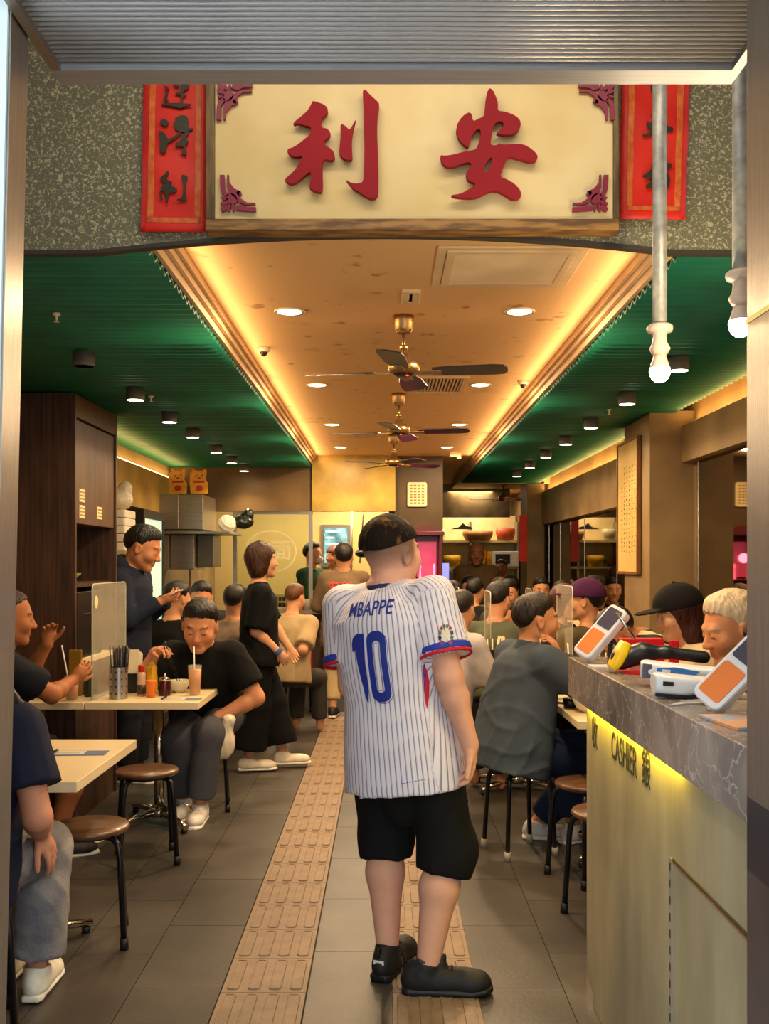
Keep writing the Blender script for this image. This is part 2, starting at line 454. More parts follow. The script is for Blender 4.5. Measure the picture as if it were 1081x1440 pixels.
        B.cap(wr-d*.01, pc, .025*z_, .022*z_, .015)
        for i, (o_, ln) in enumerate(((.030,.072),(.010,.080),(-.010,.075),(-.029,.060))):
            p = wr + d*(.078-.006*abs(i-1))*z_ + sd*o_*z_; dd = nrm(d + sd*(o_*1.6))
            r0 = .0095*z_ if i < 3 else .0085*z_
            B.cap(wr+d*.04*z_+sd*o_*.8*z_, p, r0*1.15, r0*1.1, .006)
            for j, fr in enumerate((.45,.32,.23)):
                dd = rot(dd, np.cross(dd, n), cu*(.75 if j == 0 else 1.0)*(1+.08*i)); q = p + dd*ln*fr*z_
                B.cap(p, q, r0*(1-.1*j), r0*(.92-.1*j), .003); p = q
        tb = wr + d*.022*z_ + sd*.026*z_ + n*.006; td = nrm(d*.75 + sd*.75 + n*.35*min(1, cu*2))
        t1 = tb + td*.036*z_; td2 = nrm(td + d*.5 - sd*.15*cu + n*.3*cu); t2 = t1 + td2*.030*z_; t3 = t2 + nrm(td2+d*.2+n*.2*cu)*.024*z_
        B.cap(tb, t1, .0145*z_, .0115*z_, .008); B.cap(t1, t2, .0105*z_, .010*z_, .004); B.cap(t2, t3, .010*z_, .008*z_, .003)
        armdef.append((tag_, shp, el, wr, d, n, sd))
    if legs:
        for hp_, kn, an in ((hipR, KR, AR), (hipL, KL, AL)):
            B.cap(hp_, kn, .078*S*fat, .055*S*legfat**.7, .03)
            m_ = kn*.68+an*.32; cv = (m_ - V3(fw)*.012)
            B.cap(kn, cv, .050*S*legfat**.7, .054*S*legfat**.8, .03); B.cap(cv, an, .054*S*legfat**.8, .034*S*legfat**.5, .03)
            B.cap(an, an+V3((0,0,-.04)), .034*S*legfat**.5, .034*S*legfat**.5, .01)
    if fn_body: fn_body(B, locals())
    sk = V3(lin(skin)); hcl = V3(lin(hairc)); lip = sk*V3((.80,.52,.50))
    def hp3(P):
        q = (P-HC)/HS; return q@hr, q@hf, q@hu
    def paint(P):
        r, f, u = hp3(P); C_ = np.tile(sk, (len(P), 1)); ar = np.abs(r)
        near = (np.abs(u) < .14) & (np.abs(f) < .14) & (ar < .1)
        def put(m, c, w=1.0):
            m = (m & near)[:, None]*w; C_[:] = C_*(1-m) + c*m
        if face:
            put((((r)/.021)**2 + ((u+.0625)/.0105)**2 < 1) & (f > .07), lip)
            put((ar > .014) & (ar < .049) & (np.abs(u-(.0245+.004*np.clip((ar-.015)/.02,0,1)-.006*np.clip((ar-.035)/.02,0,1))) < .0042) & (f > .05), hcl*.8+sk*.1, .85)
            put((((ar-.031)/.0145)**2 + ((u+.001+gaze)/.0034)**2 < 1) & (f > .05), V3((.012,.009,.008)), .9)
            put((((ar-.04)/.025)**2 + ((u+.03)/.02)**2 < 1) & (f > .05), sk*V3((1.0,.80,.76)), .35)
        if hair not in (None, 'bald'):
            tf, tu_ = HAIRLINE.get(hair if hair in HAIRLINE else 'short')
            put((u > np.interp(f, tf, tu_)+.006), hcl)
        elif hair == 'bald': put((u > .05) | ((f < 0) & (u > -.03)), sk*.82, .5)
        if extra and 'paint' in extra: C_ = extra['paint'](P, C_, r, f, u, sk, hcl)
        return C_
    B.build('body', skin_mat(), root, base, paint, smooth=1)
    # hair
    if hair in HAIRLINE:
        tf, tu_ = HAIRLINE[hair]; g = .010 if hair in ('short', 'thin') else .014 if hair == 'wedge' else .02
        lo_ = .25 if hair == 'long' else .17
        Fh = Field(HC-V3((.16,.16,lo_+.05))*HS, HC+V3((.16,.16,.16))*HS, max(hc*.8, .004))
        Fh.ell(Hh(0,-.016,.030), V3((.077+g*.8, .094+g*.9, .088+g*1.3))*HS, RH, 0)
        if hair == 'short': Fh.ell(Hh(0,.02,.065), V3((.06,.065,.062+g*.3))*HS, RH, .02)
        if hair in ('bob', 'long'):
            low = -.09 if hair == 'bob' else -.17
            Fh.ell(Hh(0,-.035,low*.55), V3((.086,.070,.09 if hair == 'bob' else .14))*HS, RH, .03)
            Fh.ell(Hh(0,.085,-.03), V3((.052,.07,.085))*HS, RH, .01, True)
        def hfn(D, X, Y, Z):
            x, y, z = (X-HC[0])/HS, (Y-HC[1])/HS, (Z-HC[2])/HS
            r = x*hr[0]+y*hr[1]+z*hr[2]; f = x*hf[0]+y*hf[1]+z*hf[2]; u = x*hu[0]+y*hu[1]+z*hu[2]
            lim = np.interp(f.ravel(), tf, tu_).reshape(f.shape)
            ang = np.arctan2(r, f+.03)
            st = (.0010*np.sin(ang*37+5*np.sin(u*30)+3*np.sin(r*50)) + .0009*np.sin(r*190+f*120+u*90+3*np.sin(f*50+u*35)))*(hc < .0072) + .002*np.sin(r*38+2*np.sin(f*33))*np.sin(f*41+u*30)
            if hair == 'wedge': st = st*.5
            D = D - st*HS + (g*.85*HS*np.clip(1-(u-lim)/.045, 0, 1) if hair == 'short' else 0)
            ragged = .0022*np.sin(ang*31)+.003*np.sin(ang*13+1)
            if hair == 'wedge': ragged = ragged*.15
            return np.maximum(D, (lim + ragged - u)*HS*.8)
        Fh.each(hfn)
        Fh.build('hair', hair_mat(hairc), root, base, smooth=1, label=hair_lab)
    cc = cloth_c or cell*.9
    # ---- top garment
    if top:
        ease = top.get('ease', .02)*S; hem = top.get('hem', -.06)*S; Tf = Field(lo, hi, cc)
        hts = np.array([hem, 0 if hem < -.01 else hem+.02, .12*S, .27*S, .40*S, .455*S, .50*S])*1.0*(torsoL/.52 if hem > -.2 else 1)
        ex = np.array([ease*1.6, ease*1.5, ease*1.3, ease, ease*.8, ease*.7, .012])
        rx = np.array([.160,.158,.150,.158,.160,.122,.064])*S*fat + ex; ry = np.array([.108,.112,.108,.112,.104,.082,.060])*S*fat + ex
        belly = top.get('belly', 0); rx = rx + np.array([1,.8,.3,0,0,0,0])*top.get('hx', 0); ry = ry + np.array([1,.8,.3,0,0,0,0])*top.get('hx', 0); cx_ = [P0+tu*h+fs*b for h, b in zip(hts, [belly, belly, belly*.8, belly*.2, 0, 0, 0])]
        Tf.loft(cx_, rx, ry+belly*.8, rs, fs, k=0)
        for shp in (shR, shL): Tf.cap(NB-tu*.035*S, shp, .058*S+ease*.3, .056*S+ease*.4, k=.03)
        sl_ = top.get('sleeve', .62)
        for tag_, shp, el, wr, d, n, sd in armdef:
            if sl_ <= 1: Tf.cap(shp-nrm(el-shp)*.01, shp+(el-shp)*sl_, .060*S*armfat**.8+ease*.5, (.060+.012)*S*armfat**.8+ease*.5, k=.03, flat=1)
            else:
                Tf.cap(shp, el, .060*S*fat**.8+ease*.4, .054*S*fat**.8+ease*.3, k=.03)
                Tf.cap(el, el+(wr-el)*(sl_-1), .053*S*fat**.8+ease*.3, .040*S+ease*.3, k=.02, flat=1)
        if top.get('hood'):
            Tf.ell(NB-fs*.05*S+tu*.02*S, (.11*S,.08*S,.07*S), [rs, fs, tu], .02)
        Tf.cap(NB-tu*.02*S, NB+tu*.09*S+hf*.01, .052*S*fat**.5+.002, None, 0, sub=True)
        wrink(Tf, top.get('wr', .004), seed=int(abs(base[0]*37+base[1]*101)))
        if 'fn' in top: top['fn'](Tf, locals())
        so = Tf.build(top.get('name', 'shirt'), top.get('mat') or cloth(top['c']), root, base, smooth=2, label=top.get('label'), attrs=top.get('attrs', lambda L: None)(dict(P0=P0, tu=tu, rs=rs, fs=fs, shR=shR, shL=shL, ELR=ELR, ELL=ELL)) if top.get('attrs') else None)
        if top.get('collar'):
            Cf = Field(NB-.12, NB+.12, .006)
            Cf.cap(NB-tu*.035, NB+tu*.022*S, .088*S*fat**.5, .070*S*fat**.5, 0, flat=2); Cf.cap(NB-tu*.05, NB+tu*.09*S, .058*S*fat**.5, None, 0, sub=True)
            Cf.build('collar', cloth(top['collar']), root, base, smooth=1)
    if bottom and legs:
        ez = bottom.get('ease', .02)*S; ln = bottom.get('len', .95); Bf = Field(lo, hi, cc)
        hts = np.array([-.10 if sitting else -.19, -.03, .02, .04])*S
        Bf.loft([P0+tu*h for h in hts], np.array([.13,.160,.155,.150])*S*fat+ez*.3, np.array([.09,.110,.108,.104])*S*fat+ez*.3, rt, fw, k=0)
        if not sitting: Bf.ell(P0-tu*.15*S+(KR+KL-2*P0)*.06, V3((.075,.085,.13))*S*fat, [rt, fw, tu], .05)
        for hp_, kn, an in ((hipR, KR, AR), (hipL, KL, AL)):
            if ln > .5:
                Bf.cap(hp_+(kn-hp_)*.12, kn, .086*S*fat+ez*(.4 if sitting else .1), .060*S*legfat**.7+ez, k=.02)
                e = kn + (an-kn)*((ln-.5)*2); Bf.cap(kn, e, .060*S*legfat**.7+ez, bottom.get('flare', .052)*S+ez, k=.03, flat=1)
            else:
                e = hp_ + (kn-hp_)*ln*2; Bf.cap(hp_, e, .088*S*fat+ez*.5, .068*S*fat+ez, k=.02, flat=1)
        wrink(Bf, bottom.get('wr', .004), seed=int(abs(base[0]*57+base[1]*11)))
        if 'fn' in bottom: bottom['fn'](Bf, locals())
        Bf.build(bottom.get('name', 'trousers'), bottom.get('mat') or cloth(bottom['c']), root, base, smooth=2, label=bottom.get('label'))
    if legs and shoes:
        for i, (kn, an, hp_) in enumerate(((KR, AR, hipR), (KL, AL, hipL))):
            sy_ = (bottom or {}).get('toe', {}).get(i)
            d = V3((sin(radians(sy_)), cos(radians(sy_)), 0)) if sy_ is not None else fw
            shoe(root, base, an, d, shoes, S, cell=max(.006, cell*.5))
    if extra and 'fn' in extra: extra['fn'](locals())
    return dict(root=root, HC=HC, hr=hr, hf=hf, hu=hu, HS=HS, Hh=Hh, WR=WR, WL=WL, ELR=ELR, ELL=ELL, NB=NB, P0=P0, tu=tu, rs=rs, fs=fs, base=base, arm=armdef, shR=shR, shL=shL, AR=AR, AL=AL, KR=KR, KL=KL)

def shoe(root, base, an, d, col, S=1.0, cell=.006, sole='#e8e2d4', pitch=0):
    """shoe under ankle an pointing along d; sole rests .08 below the ankle"""
    if isinstance(col, (tuple, list)): col, sole = col
    g = V3(an) + V3((0,0,-.08*S)); r = np.cross(d, V3((0,0,1))); up = V3((0,0,1))
    C_ = lambda f, u, s_=0: g + V3(d)*f*S + up*u*S + r*s_*S
    A = Field(g-.26, g+.26, cell)
    A.ell(C_(.07,.035), V3((.045,.145,.042))*S, [r, d, up], .0); A.ell(C_(.145,.03), V3((.048,.06,.036))*S, [r, d, up], .02)
    A.ell(C_(-.03,.05), V3((.038,.045,.055))*S, [r, d, up], .02); A.cap(C_(0,.05), C_(0.005,.10), .044*S, .046*S, .02, flat=1)
    A.each(lambda D, X, Y, Z: np.maximum(D, g[2]+.018*S - Z))
    A.cap(C_(0,.085), C_(.0,.15), .036*S, .036*S, 0, sub=True)
    o = A.build('shoe', mat('shoe_'+col.lstrip('#'), col, rough=.6, var=.15, vs=20, bump=.2), root, base, smooth=1)
    Q = Field(g-.26, g+.26, cell)
    Q.loft([C_(-.078,.0), C_(-.06,.0), C_(0,.0), (C_(.08,.0)), C_(.16,.0), C_(.2,.0), C_(.222,.0)], [.028*S,.038*S,.04*S,.045*S,.05*S,.04*S,.02*S], [.022*S,.026*S,.026*S,.024*S,.022*S,.022*S,.018*S], r, up, n=3)
    Q.each(lambda D, X, Y, Z: np.maximum(D, g[2] - Z))
    s_ = Q.build('sole', mat('sole_'+sole.lstrip('#'), sole, rough=.7), o, base, smooth=1)
    return o
# ============================================================ SETTING
ZG, ZC = 2.48, 2.60                                  # green side ceilings, raised centre ceiling
def struct(o, label=None): return tag(o, label, None, None, 'structure')

# ---- floor: dark grout slab with loose-laid tiles as parts
m_grout = mat('grout', '#2c2723', .9, var=.2, vs=30)
def tile_mat():
    m, N, L, B = nt('floor_tile')
    oi = N.new('ShaderNodeObjectInfo'); tc = N.new('ShaderNodeTexCoord')
    ad = N.new('ShaderNodeVectorMath'); ad.operation = 'ADD'; L.new(tc.outputs['Object'], ad.inputs[0]); L.new(oi.outputs['Location'], ad.inputs[1])
    n1 = N.new('ShaderNodeTexNoise'); n1.inputs['Scale'].default_value = 3.2; n1.inputs['Detail'].default_value = 5; L.new(ad.outputs[0], n1.inputs['Vector'])
    n2 = N.new('ShaderNodeTexNoise'); n2.inputs['Scale'].default_value = 60; n2.inputs['Detail'].default_value = 2; L.new(ad.outputs[0], n2.inputs['Vector'])
    cr = N.new('ShaderNodeValToRGB'); cr.color_ramp.elements[0].position = .3; cr.color_ramp.elements[1].position = .72
    cr.color_ramp.elements[0].color = (*lin('#38342f'), 1); cr.color_ramp.elements[1].color = (*lin('#544d45'), 1); L.new(n1.outputs['Fac'], cr.inputs[0])
    mx = N.new('ShaderNodeMix'); mx.data_type = 'RGBA'; mx.blend_type = 'MULTIPLY'; mx.inputs[0].default_value = .35
    L.new(cr.outputs[0], mx.inputs[6]); L.new(n2.outputs['Fac'], mx.inputs[7])
    hs = N.new('ShaderNodeHueSaturation'); mr = N.new('ShaderNodeMapRange'); mr.inputs[3].default_value = .88; mr.inputs[4].default_value = 1.12
    L.new(oi.outputs['Random'], mr.inputs[0]); L.new(mr.outputs[0], hs.inputs['Value']); L.new(mx.outputs[2], hs.inputs['Color'])
    L.new(hs.outputs[0], B.inputs['Base Color']); B.inputs['Roughness'].default_value = .42
    b = N.new('ShaderNodeBump'); b.inputs['Strength'].default_value = .25; b.inputs['Distance'].default_value = .003; L.new(n2.outputs['Fac'], b.inputs['Height']); L.new(b.outputs[0], B.inputs['Normal'])
    return m
m_tile = tile_mat()
fl = struct(MB().box((-3.2, -2.5, -.12), (3.2, 17.5, -.006)).build('floor', m_grout))
SL = (-.575, -.27); SR = (.028, .324)                # the two tactile strips
def add_tile(x0, x1, y0, y1, first={}):
    w, d = round(x1-x0-.003, 4), round(y1-y0-.003, 4); key = (w, d)
    if key not in first:
        first[key] = MB().box((-w/2, -d/2, -.006), (w/2, d/2, 0)).build('tile', m_tile, fl); o = first[key]
    else: o = first[key].copy(); COL.objects.link(o)
    o.location = ((x0+x1)/2, (y0+y1)/2, 0); o.parent = fl
cols = [(-2.09,-1.79),(-1.79,-1.49),(-1.49,-1.19),(-1.19,-.89),(-.89,-.575),(-.27,.028),(.324,.63),(.63,.93),(.93,1.23),(1.23,1.53),(1.53,2.03)]
rest = MB(); cnt = 0
for ci, (a, b) in enumerate(cols):
    ph = .0 if ci % 2 == 0 else .31
    y = 2.32 + ph + (.02 if ci == 5 else 0)
    while y < 15:
        if y < 9.6 and not (a < -1.4 and y < 2.6): add_tile(a, b, y, y+.61); cnt += 1
        else: rest.box((a+.0015, y+.0015, -.006), (b-.0015, y+.6085, 0))
        y += .61
for x in (-2.09, -1.49, -.89, -.27, .324, .93, 1.53):
    for k in range(8): rest.box((x+.0015, 2.32-.61*(k+1)+.0015, -.006), (x+.5985, 2.32-.61*k-.0015, 0))
tag(rest.build('tile', m_tile, fl), kind='stuff')
m_tac = mat('tactile_tile', '#86705a', .55, var=.16, vs=14, bump=.2, bs=120)
tac = None; tacm = MB().box((-.148, -.1485, -.006), (.148, .1485, .002))
for k in range(4):
    cx = -.111+.074*k
    o_, i_ = [], []
    for (qx, qy, a0) in ((.009,.118,0),(-.009,.118,pi/2),(-.009,-.118,pi),(.009,-.118,3*pi/2)):
        for j in range(4):
            a = a0+j*pi/6; o_.append((cx+qx+.013*cos(a), qy+.013*sin(a))); i_.append((cx+qx+.006*cos(a), qy+.006*sin(a)))
    n = len(o_); vs = [(x, y, .002) for x, y in o_]+[(cx+(x-cx)*.9, y*.985, .0065) for x, y in o_]+[(x, y, .0065) for x, y in i_]+[(x, y, .0045) for x, y in i_]
    fs = [(r*n+j, r*n+(j+1)%n, (r+1)*n+(j+1)%n, (r+1)*n+j) for r in range(3) for j in range(n)] + [tuple(3*n+j for j in range(n))]
    tacm.add(vs, fs)
for s_, (a, b) in enumerate((SL, SR)):
    y = 2.90
    while y > .6: y -= .3
    while y < 9.9:
        if tac is None: tac = tacm.build('tactile_tile', m_tac, fl); o = tac
        else: o = tac.copy(); COL.objects.link(o); o.parent = fl
        o.location = ((a+b)/2, y+.15, 0); y += .3

# ---- walls
def plaster(name, c1, c2, rough=.55, vs=2.2):
    m = mat(name, c1, rough, col2=c2, vs=vs, lo=.32, hi=.68, bump=.12, bs=12); return m
m_conc = plaster('brown_plaster', '#6f5a3c', '#94794f')
m_gold = plaster('gold_plaster', '#8f7428', '#c2a246', .4, 3)
m_dark = mat('dark_brown_panel', '#3c2a1c', .5, var=.2, vs=3)
wl = struct(MB().box((-2.3, 1.95, 0), (-2.2, 16.0, 2.75)).build('wall_left', m_conc))
wr = struct(MB().box((2.03, 2.2, 0), (2.13, 13.0, 2.75)).build('wall_right', m_conc))
struct(MB().box((1.96, 13.0, 0), (2.13, 16.0, 2.75)).build('wall_right', m_conc))
struct(MB().box((-2.2, 15.6, 0), (2.13, 15.7, 2.75)).build('wall_back', mat('back_tiles', '#c9b48c', .5, var=.08, vs=5)))
# outer shopfront piers either side of the opening
m_pier = mat('pier_cladding', '#6a655e', .5, var=.15)
struct(MB().box((-2.3, 1.80, 0), (-1.15, 1.95, 3.2)).build('wall_front', m_pier))
struct(MB().box((1.15, 1.80, 0), (2.13, 1.95, 3.2)).build('wall_front', m_pier))
struct(MB().box((2.03, 1.95, 0), (2.13, 2.2, 3.2)).build('wall_front', m_pier))
# roof over the porch
struct(MB().box((-2.3, 1.3, 3.25), (2.13, 3.3, 3.35)).build('ceiling', m_pier))
# ceilings
def ceil_mat():
    m, N, L, B = nt('stained_ceiling')
    tc = N.new('ShaderNodeTexCoord')
    n1 = N.new('ShaderNodeTexNoise'); n1.inputs['Scale'].default_value = 1.1; n1.inputs['Detail'].default_value = 7; n1.inputs['Roughness'].default_value = .7
    L.new(tc.outputs['Object'], n1.inputs[0])
    cr = N.new('ShaderNodeValToRGB'); e = cr.color_ramp.elements; e[0].position = .27; e[0].color = (*lin('#8f6f4e'), 1); e[1].position = .40; e[1].color = (*lin('#deb47c'), 1)
    L.new(n1.outputs['Fac'], cr.inputs[0]); L.new(cr.outputs[0], B.inputs['Base Color']); B.inputs['Roughness'].default_value = .7
    n2 = N.new('ShaderNodeTexNoise'); n2.inputs['Scale'].default_value = 9; n2.inputs['Detail'].default_value = 6; L.new(tc.outputs['Object'], n2.inputs[0])
    mx = N.new('ShaderNodeMix'); mx.data_type = 'RGBA'; mx.blend_type = 'MULTIPLY'; mx.inputs[0].default_value = 1
    c3 = N.new('ShaderNodeValToRGB'); c3.color_ramp.elements[0].position = .28; c3.color_ramp.elements[0].color = (.55, .45, .36, 1); c3.color_ramp.elements[1].position = .36; c3.color_ramp.elements[1].color = (1, 1, 1, 1)
    L.new(n2.outputs['Fac'], c3.inputs[0]); L.new(cr.outputs[0], mx.inputs[6]); L.new(c3.outputs[0], mx.inputs[7]); L.new(mx.outputs[2], B.inputs['Base Color'])
    b = N.new('ShaderNodeBump'); b.inputs['Strength'].default_value = .15; b.inputs['Distance'].default_value = .02; L.new(n1.outputs['Fac'], b.inputs['Height']); L.new(b.outputs[0], B.inputs['Normal'])
    return m
XL, XR = -.75, .95                                   # inner edges of the green side ceilings
m_ceil = ceil_mat()
cl = struct(MB().box((XL-.02, 3.17, ZC), (XR+.02, 15.7, ZC+.1)).build('ceiling', m_ceil))
m_cream = mat('cream_trim', '#d8b98c', .6, var=.08)
struct(MB().box((XR-.01, 12.6, ZC-.06), (2.03, 15.7, ZC)).box((-2.2, 10.3, ZC-.06), (XL+.01, 15.7, ZC)).build('ceiling', m_cream))
m_green = mat('green_corrugated', '#075640', .5, col2='#0b6a4c', vs=3, bump=.05)
def corrugated(x0, x1, y0, y1):
    n = int((y1-y0)/.076*8); vs = []; fs = []
    for j, (dz) in enumerate((0, .012)):
        for i in range(n+1):
            y = y0+(y1-y0)*i/n; z = ZG+.011+.011*cos(2*pi*(y-y0)/.076)+dz
            vs += [(x0, y, z), (x1, y, z)]
    o = 2*(n+1)
    for i in range(n):
        fs.append((2*i, 2*i+2, 2*i+3, 2*i+1)); fs.append((o+2*i, o+2*i+1, o+2*i+3, o+2*i+2))
        fs.append((2*i, o+2*i, o+2*i+2, 2*i+2)); fs.append((2*i+1, 2*i+3, o+2*i+3, o+2*i+1))
    m = MB(); m.add(vs, fs, True); return m
struct(corrugated(-2.2, XL, 3.16, 10.28).build('ceiling', m_green))
struct(corrugated(XR, 1.90, 3.16, 12.3).build('ceiling', m_green))
struct(MB().box((-2.2, 3.3, ZG+.10), (XL-.06, 10.3, ZG+.14)).box((XR+.06, 3.3, ZG+.10), (2.03, 12.6, ZG+.14)).build('ceiling', m_cream))
# stepped cream edging between the green and the raised ceiling
for s_, x in ((-1, XL), (1, XR)):
    e = 10.3 if s_ < 0 else 12.6
    t = MB().box((min(x, x+s_*.05), 3.2, ZG+.036), (max(x, x+s_*.05), e, ZC+.02))
    for k, (o1, o2, z0) in enumerate(((0, .016, ZG+.03), (.018, .034, ZG+.062), (.036, .050, ZG+.088))):
        a, b = sorted((x-s_*o1, x-s_*o2)); t.box((a, 3.2, z0), (b, e, ZC+.01))
    struct(t.build('trim_%d' % (1 if s_ < 0 else 2), m_cream))
# far ends of the green ceilings
struct(MB().box((XR, 12.3, ZG), (2.03, 12.34, ZC+.02)).build('trim_3', m_cream))

# ---- right wall: soffit boxes with cove light, columns, mirrors
m_soff = plaster('soffit_plaster', '#7d6440', '#a5875a', .6)
struct(MB().box((1.93, 7.27, 1.97), (2.03, 12.6, 2.37)).build('trim_4', m_soff), None)
struct(MB().box((1.95, 2.2, 2.16), (2.03, 6.58, 2.40)).build('trim_5', m_soff), None)
m_cove = mat('cove_tube', '#ffdf8a', .5, emit=9, ec=(1.0, .60, .20))
def cove(x, y0, y1, z, nm='cove_light', lab=None):
    o = MB().tube([(x, y0, z), (x, y1, z)], .008, 8).build(nm, m_cove); return tag(o, lab, 'light')
cove(1.99, 7.35, 12.5, 2.385, lab='warm strip light in the cove above the long right-hand mirrors')
cove(2.0, 2.6, 6.5, 2.415, lab='warm strip light in the cove over the near right-hand wall')
for y0, y1, x, z in ((7.35, 12.4, 2.0, 2.40), (3.4, 6.5, 2.0, 2.43)):
    lamp('cove', 'AREA', (x-.02, (y0+y1)/2, z), 2.2*(y1-y0), (1, .60, .20), .04, (0, radians(180), 0), sy=y1-y0)
cr_ = struct(MB().box((1.74, 6.58, 0), (2.03, 7.27, 2.50)).build('wall_right_column', m_conc))
struct(MB().box((1.75, 12.3, 0), (1.96, 12.9, 2.5)).build('wall_right_column', m_conc))
struct(MB().box((1.96, 12.6, 0), (2.03, 13.0, 2.5)).build('wall_right_column', m_conc))
m_mir = mat('smoked_mirror', '#8a7c62', .03, metal=1, var=.02)
m_alu = mat('aluminium_strip', '#b9b2a4', .25, metal=1, var=.05)
def mirrors(x, ys, z0, z1, lab):
    r = empty('wall_mirror', (x, ys[0], z0), lab, 'mirror')
    for a, b in zip(ys[:-1], ys[1:]): MB().box((0, a-ys[0]+.004, 0), (.012, b-ys[0]-.004, z1-z0)).build('pane', m_mir, r)
    for a in ys: MB().box((-.004, a-ys[0]-.005, 0), (.012, a-ys[0]+.005, z1-z0)).build('joint_strip', m_alu, r)
mirrors(2.015, [7.35, 8.7, 10.1, 11.5, 12.28], .9, 1.965, 'long smoked mirror on right wall between the two pillars')
mirrors(2.015, [2.5, 4.9, 6.45], .9, 2.155, 'smoked mirror on right wall nearest the entrance')

# ---- left wall cove and kitchen partition
struct(MB().box((-2.2, 6.3, 1.98), (-2.12, 10.28, 2.34)).build('trim_6', plaster('ochre_plaster', '#a07d35', '#cda54e', .55)))
cove(-2.16, 6.4, 10.2, 2.355, lab='warm strip light in the cove above the kitchen hatch')
lamp('cove', 'AREA', (-2.14, 8.3, 2.36), 8, (1, .60, .20), .04, (0, radians(180), 0), sy=3.8)
# bulkhead across the kitchen front
struct(MB().box((-2.2, 10.3, 2.035), (-.74, 10.42, ZC)).build('wall_kitchen', plaster('umber_plaster', '#5b4526', '#7c6038', .5)))
struct(MB().box((-.74, 10.24, 2.035), (.11, 10.42, ZC)).build('wall_kitchen', m_gold))
struct(MB().box((.11, 10.3, 0), (.60, 10.9, ZC)).build('wall_kitchen_column', mat('dark_olive_panel', '#4a371b', .5, var=.2, vs=3)))
struct(MB().box((-2.2, 10.3, 0), (-.74, 10.4, 1.02)).build('wall_kitchen', mat('steel_dull', '#8f857a', .38, metal=.8, var=.1)))
# glass in the kitchen front
m_glass = mat('clear_glass', '#e8eee2', .04, trans=1, ior=1.05, var=.01)
def winframe(nm, x0, x1, y, z0, z1, mul):
    r = MB(); 
    r.box((x0, y-.02, z1-.03), (x1, y+.02, z1)); r.box((x0, y-.02, z0), (x1, y+.02, z0+.03))
    w = struct(r.build(nm, m_alu))
    for x in mul: MB().box((x-.02, y-.025, z0), (x+.02, y+.025, z1)).build('mullion', m_alu, w)
    xs = sorted([x0]+list(mul)+[x1])
    for a, b in zip(xs[:-1], xs[1:]):
        if b-a > .1: MB().box((a+.02, y-.004, z0+.03), (b-.02, y+.004, z1-.03)).build('pane', m_glass, w)
    return w
win1 = winframe('window_1', -1.56, -.74, 10.34, 1.02, 2.035, [-1.54, -.76])
struct(MB().box((.60, 14.0, 2.14), (1.75, 14.1, ZC)).build('wall_pass', plaster('bronze_plaster', '#6b5433', '#a3865a', .35, 4)))
struct(MB().box((.60, 14.0, 0), (1.75, 14.1, .95)).build('wall_pass', m_dark))
# thresholds under the kitchen hatch, left steel front between cabinet and partition
# ---- shop sign wall
def speckle():
    m, N, L, B = nt('speckled_stone'); tc = N.new('ShaderNodeTexCoord')
    n1 = N.new('ShaderNodeTexNoise'); n1.inputs['Scale'].default_value = 92; n1.inputs['Detail'].default_value = 3; n1.inputs['Distortion'].default_value = 1.1
    L.new(tc.outputs['Object'], n1.inputs[0])
    cr = N.new('ShaderNodeValToRGB'); e = cr.color_ramp.elements; e[0].position = .52; e[0].color = (*lin('#6e6950'), 1); e[1].position = .64; e[1].color = (*lin('#bdb38a'), 1)
    L.new(n1.outputs['Fac'], cr.inputs[0]); L.new(cr.outputs[0], B.inputs['Base Color']); B.inputs['Roughness'].default_value = .55
    n2 = N.new('ShaderNodeTexNoise'); n2.inputs['Scale'].default_value = 110
    L.new(tc.outputs['Object'], n2.inputs[0]); b = N.new('ShaderNodeBump'); b.inputs['Strength'].default_value = .3; b.inputs['Distance'].default_value = .004
    L.new(n2.outputs['Fac'], b.inputs['Height']); L.new(b.outputs[0], B.inputs['Normal'])
    return m
m_spk = speckle()
arch = [(-2.3, 3.25), (-2.3, 2.470)] + [(x, 2.480+.055*max(0, 1-(x/.9)**2) if abs(x) < .9 else 2.478) for x in np.linspace(-1.2, 1.2, 25)] + [(2.13, 2.474), (2.13, 3.25)]
struct(MB().prism(arch, 0, .03, T=lambda p: (p[0], 3.14+p[2], p[1])).build('wall_sign', m_spk))
dk = [(x, 2.480+.055*max(0, 1-(x/.9)**2) if abs(x) < .9 else 2.478) for x in np.linspace(-1.2, 1.2, 25)]
MBt = MB().prism([(x, z-.010) for x, z in dk]+[(x, z+.002) for x, z in dk[::-1]], 0, .034, T=lambda p: (p[0], 3.138+p[2], p[1]))
struct(MBt.build('trim_7', mat('dark_edge', '#3b362c', .6)))

# ---- stainless door jambs (lean a little) and the ribbed shutter soffit
def brushed(name, c, rough=.3, stretch=(1, 1, 30), metal=.85, v=.12):
    return mat(name, c, rough, metal=metal, var=v, vs=8, stretch=stretch, bump=.15, bs=30)
m_jamb = brushed('brushed_steel_jamb', '#9a938a', .34, (30, 30, .6))
m_jf = mat('jamb_front_daylight', '#cfdedb', .3, var=.1, vs=2)  # bluish daylight on the steel jamb's front, put into a pale colour
vs = []
for z, sh in ((0, -.064), (3.2, .010)):
    vs += [(-1.15, 1.86, z), (-.686+sh-.012*0, 1.86, z), (-.686+sh, 1.95, z), (-1.15, 1.95, z)]
jl = struct(MB().add(vs, [(0,3,2,1),(4,5,6,7),(0,1,5,4),(1,2,6,5),(2,3,7,6),(3,0,4,7)]).build('door_1', m_jamb))
vs = []
for z, sh in ((0, -.064), (3.2, .010)):
    vs += [(-1.15, 1.852, z), (-.690+sh, 1.852, z), (-.690+sh, 1.859, z), (-1.15, 1.859, z)]
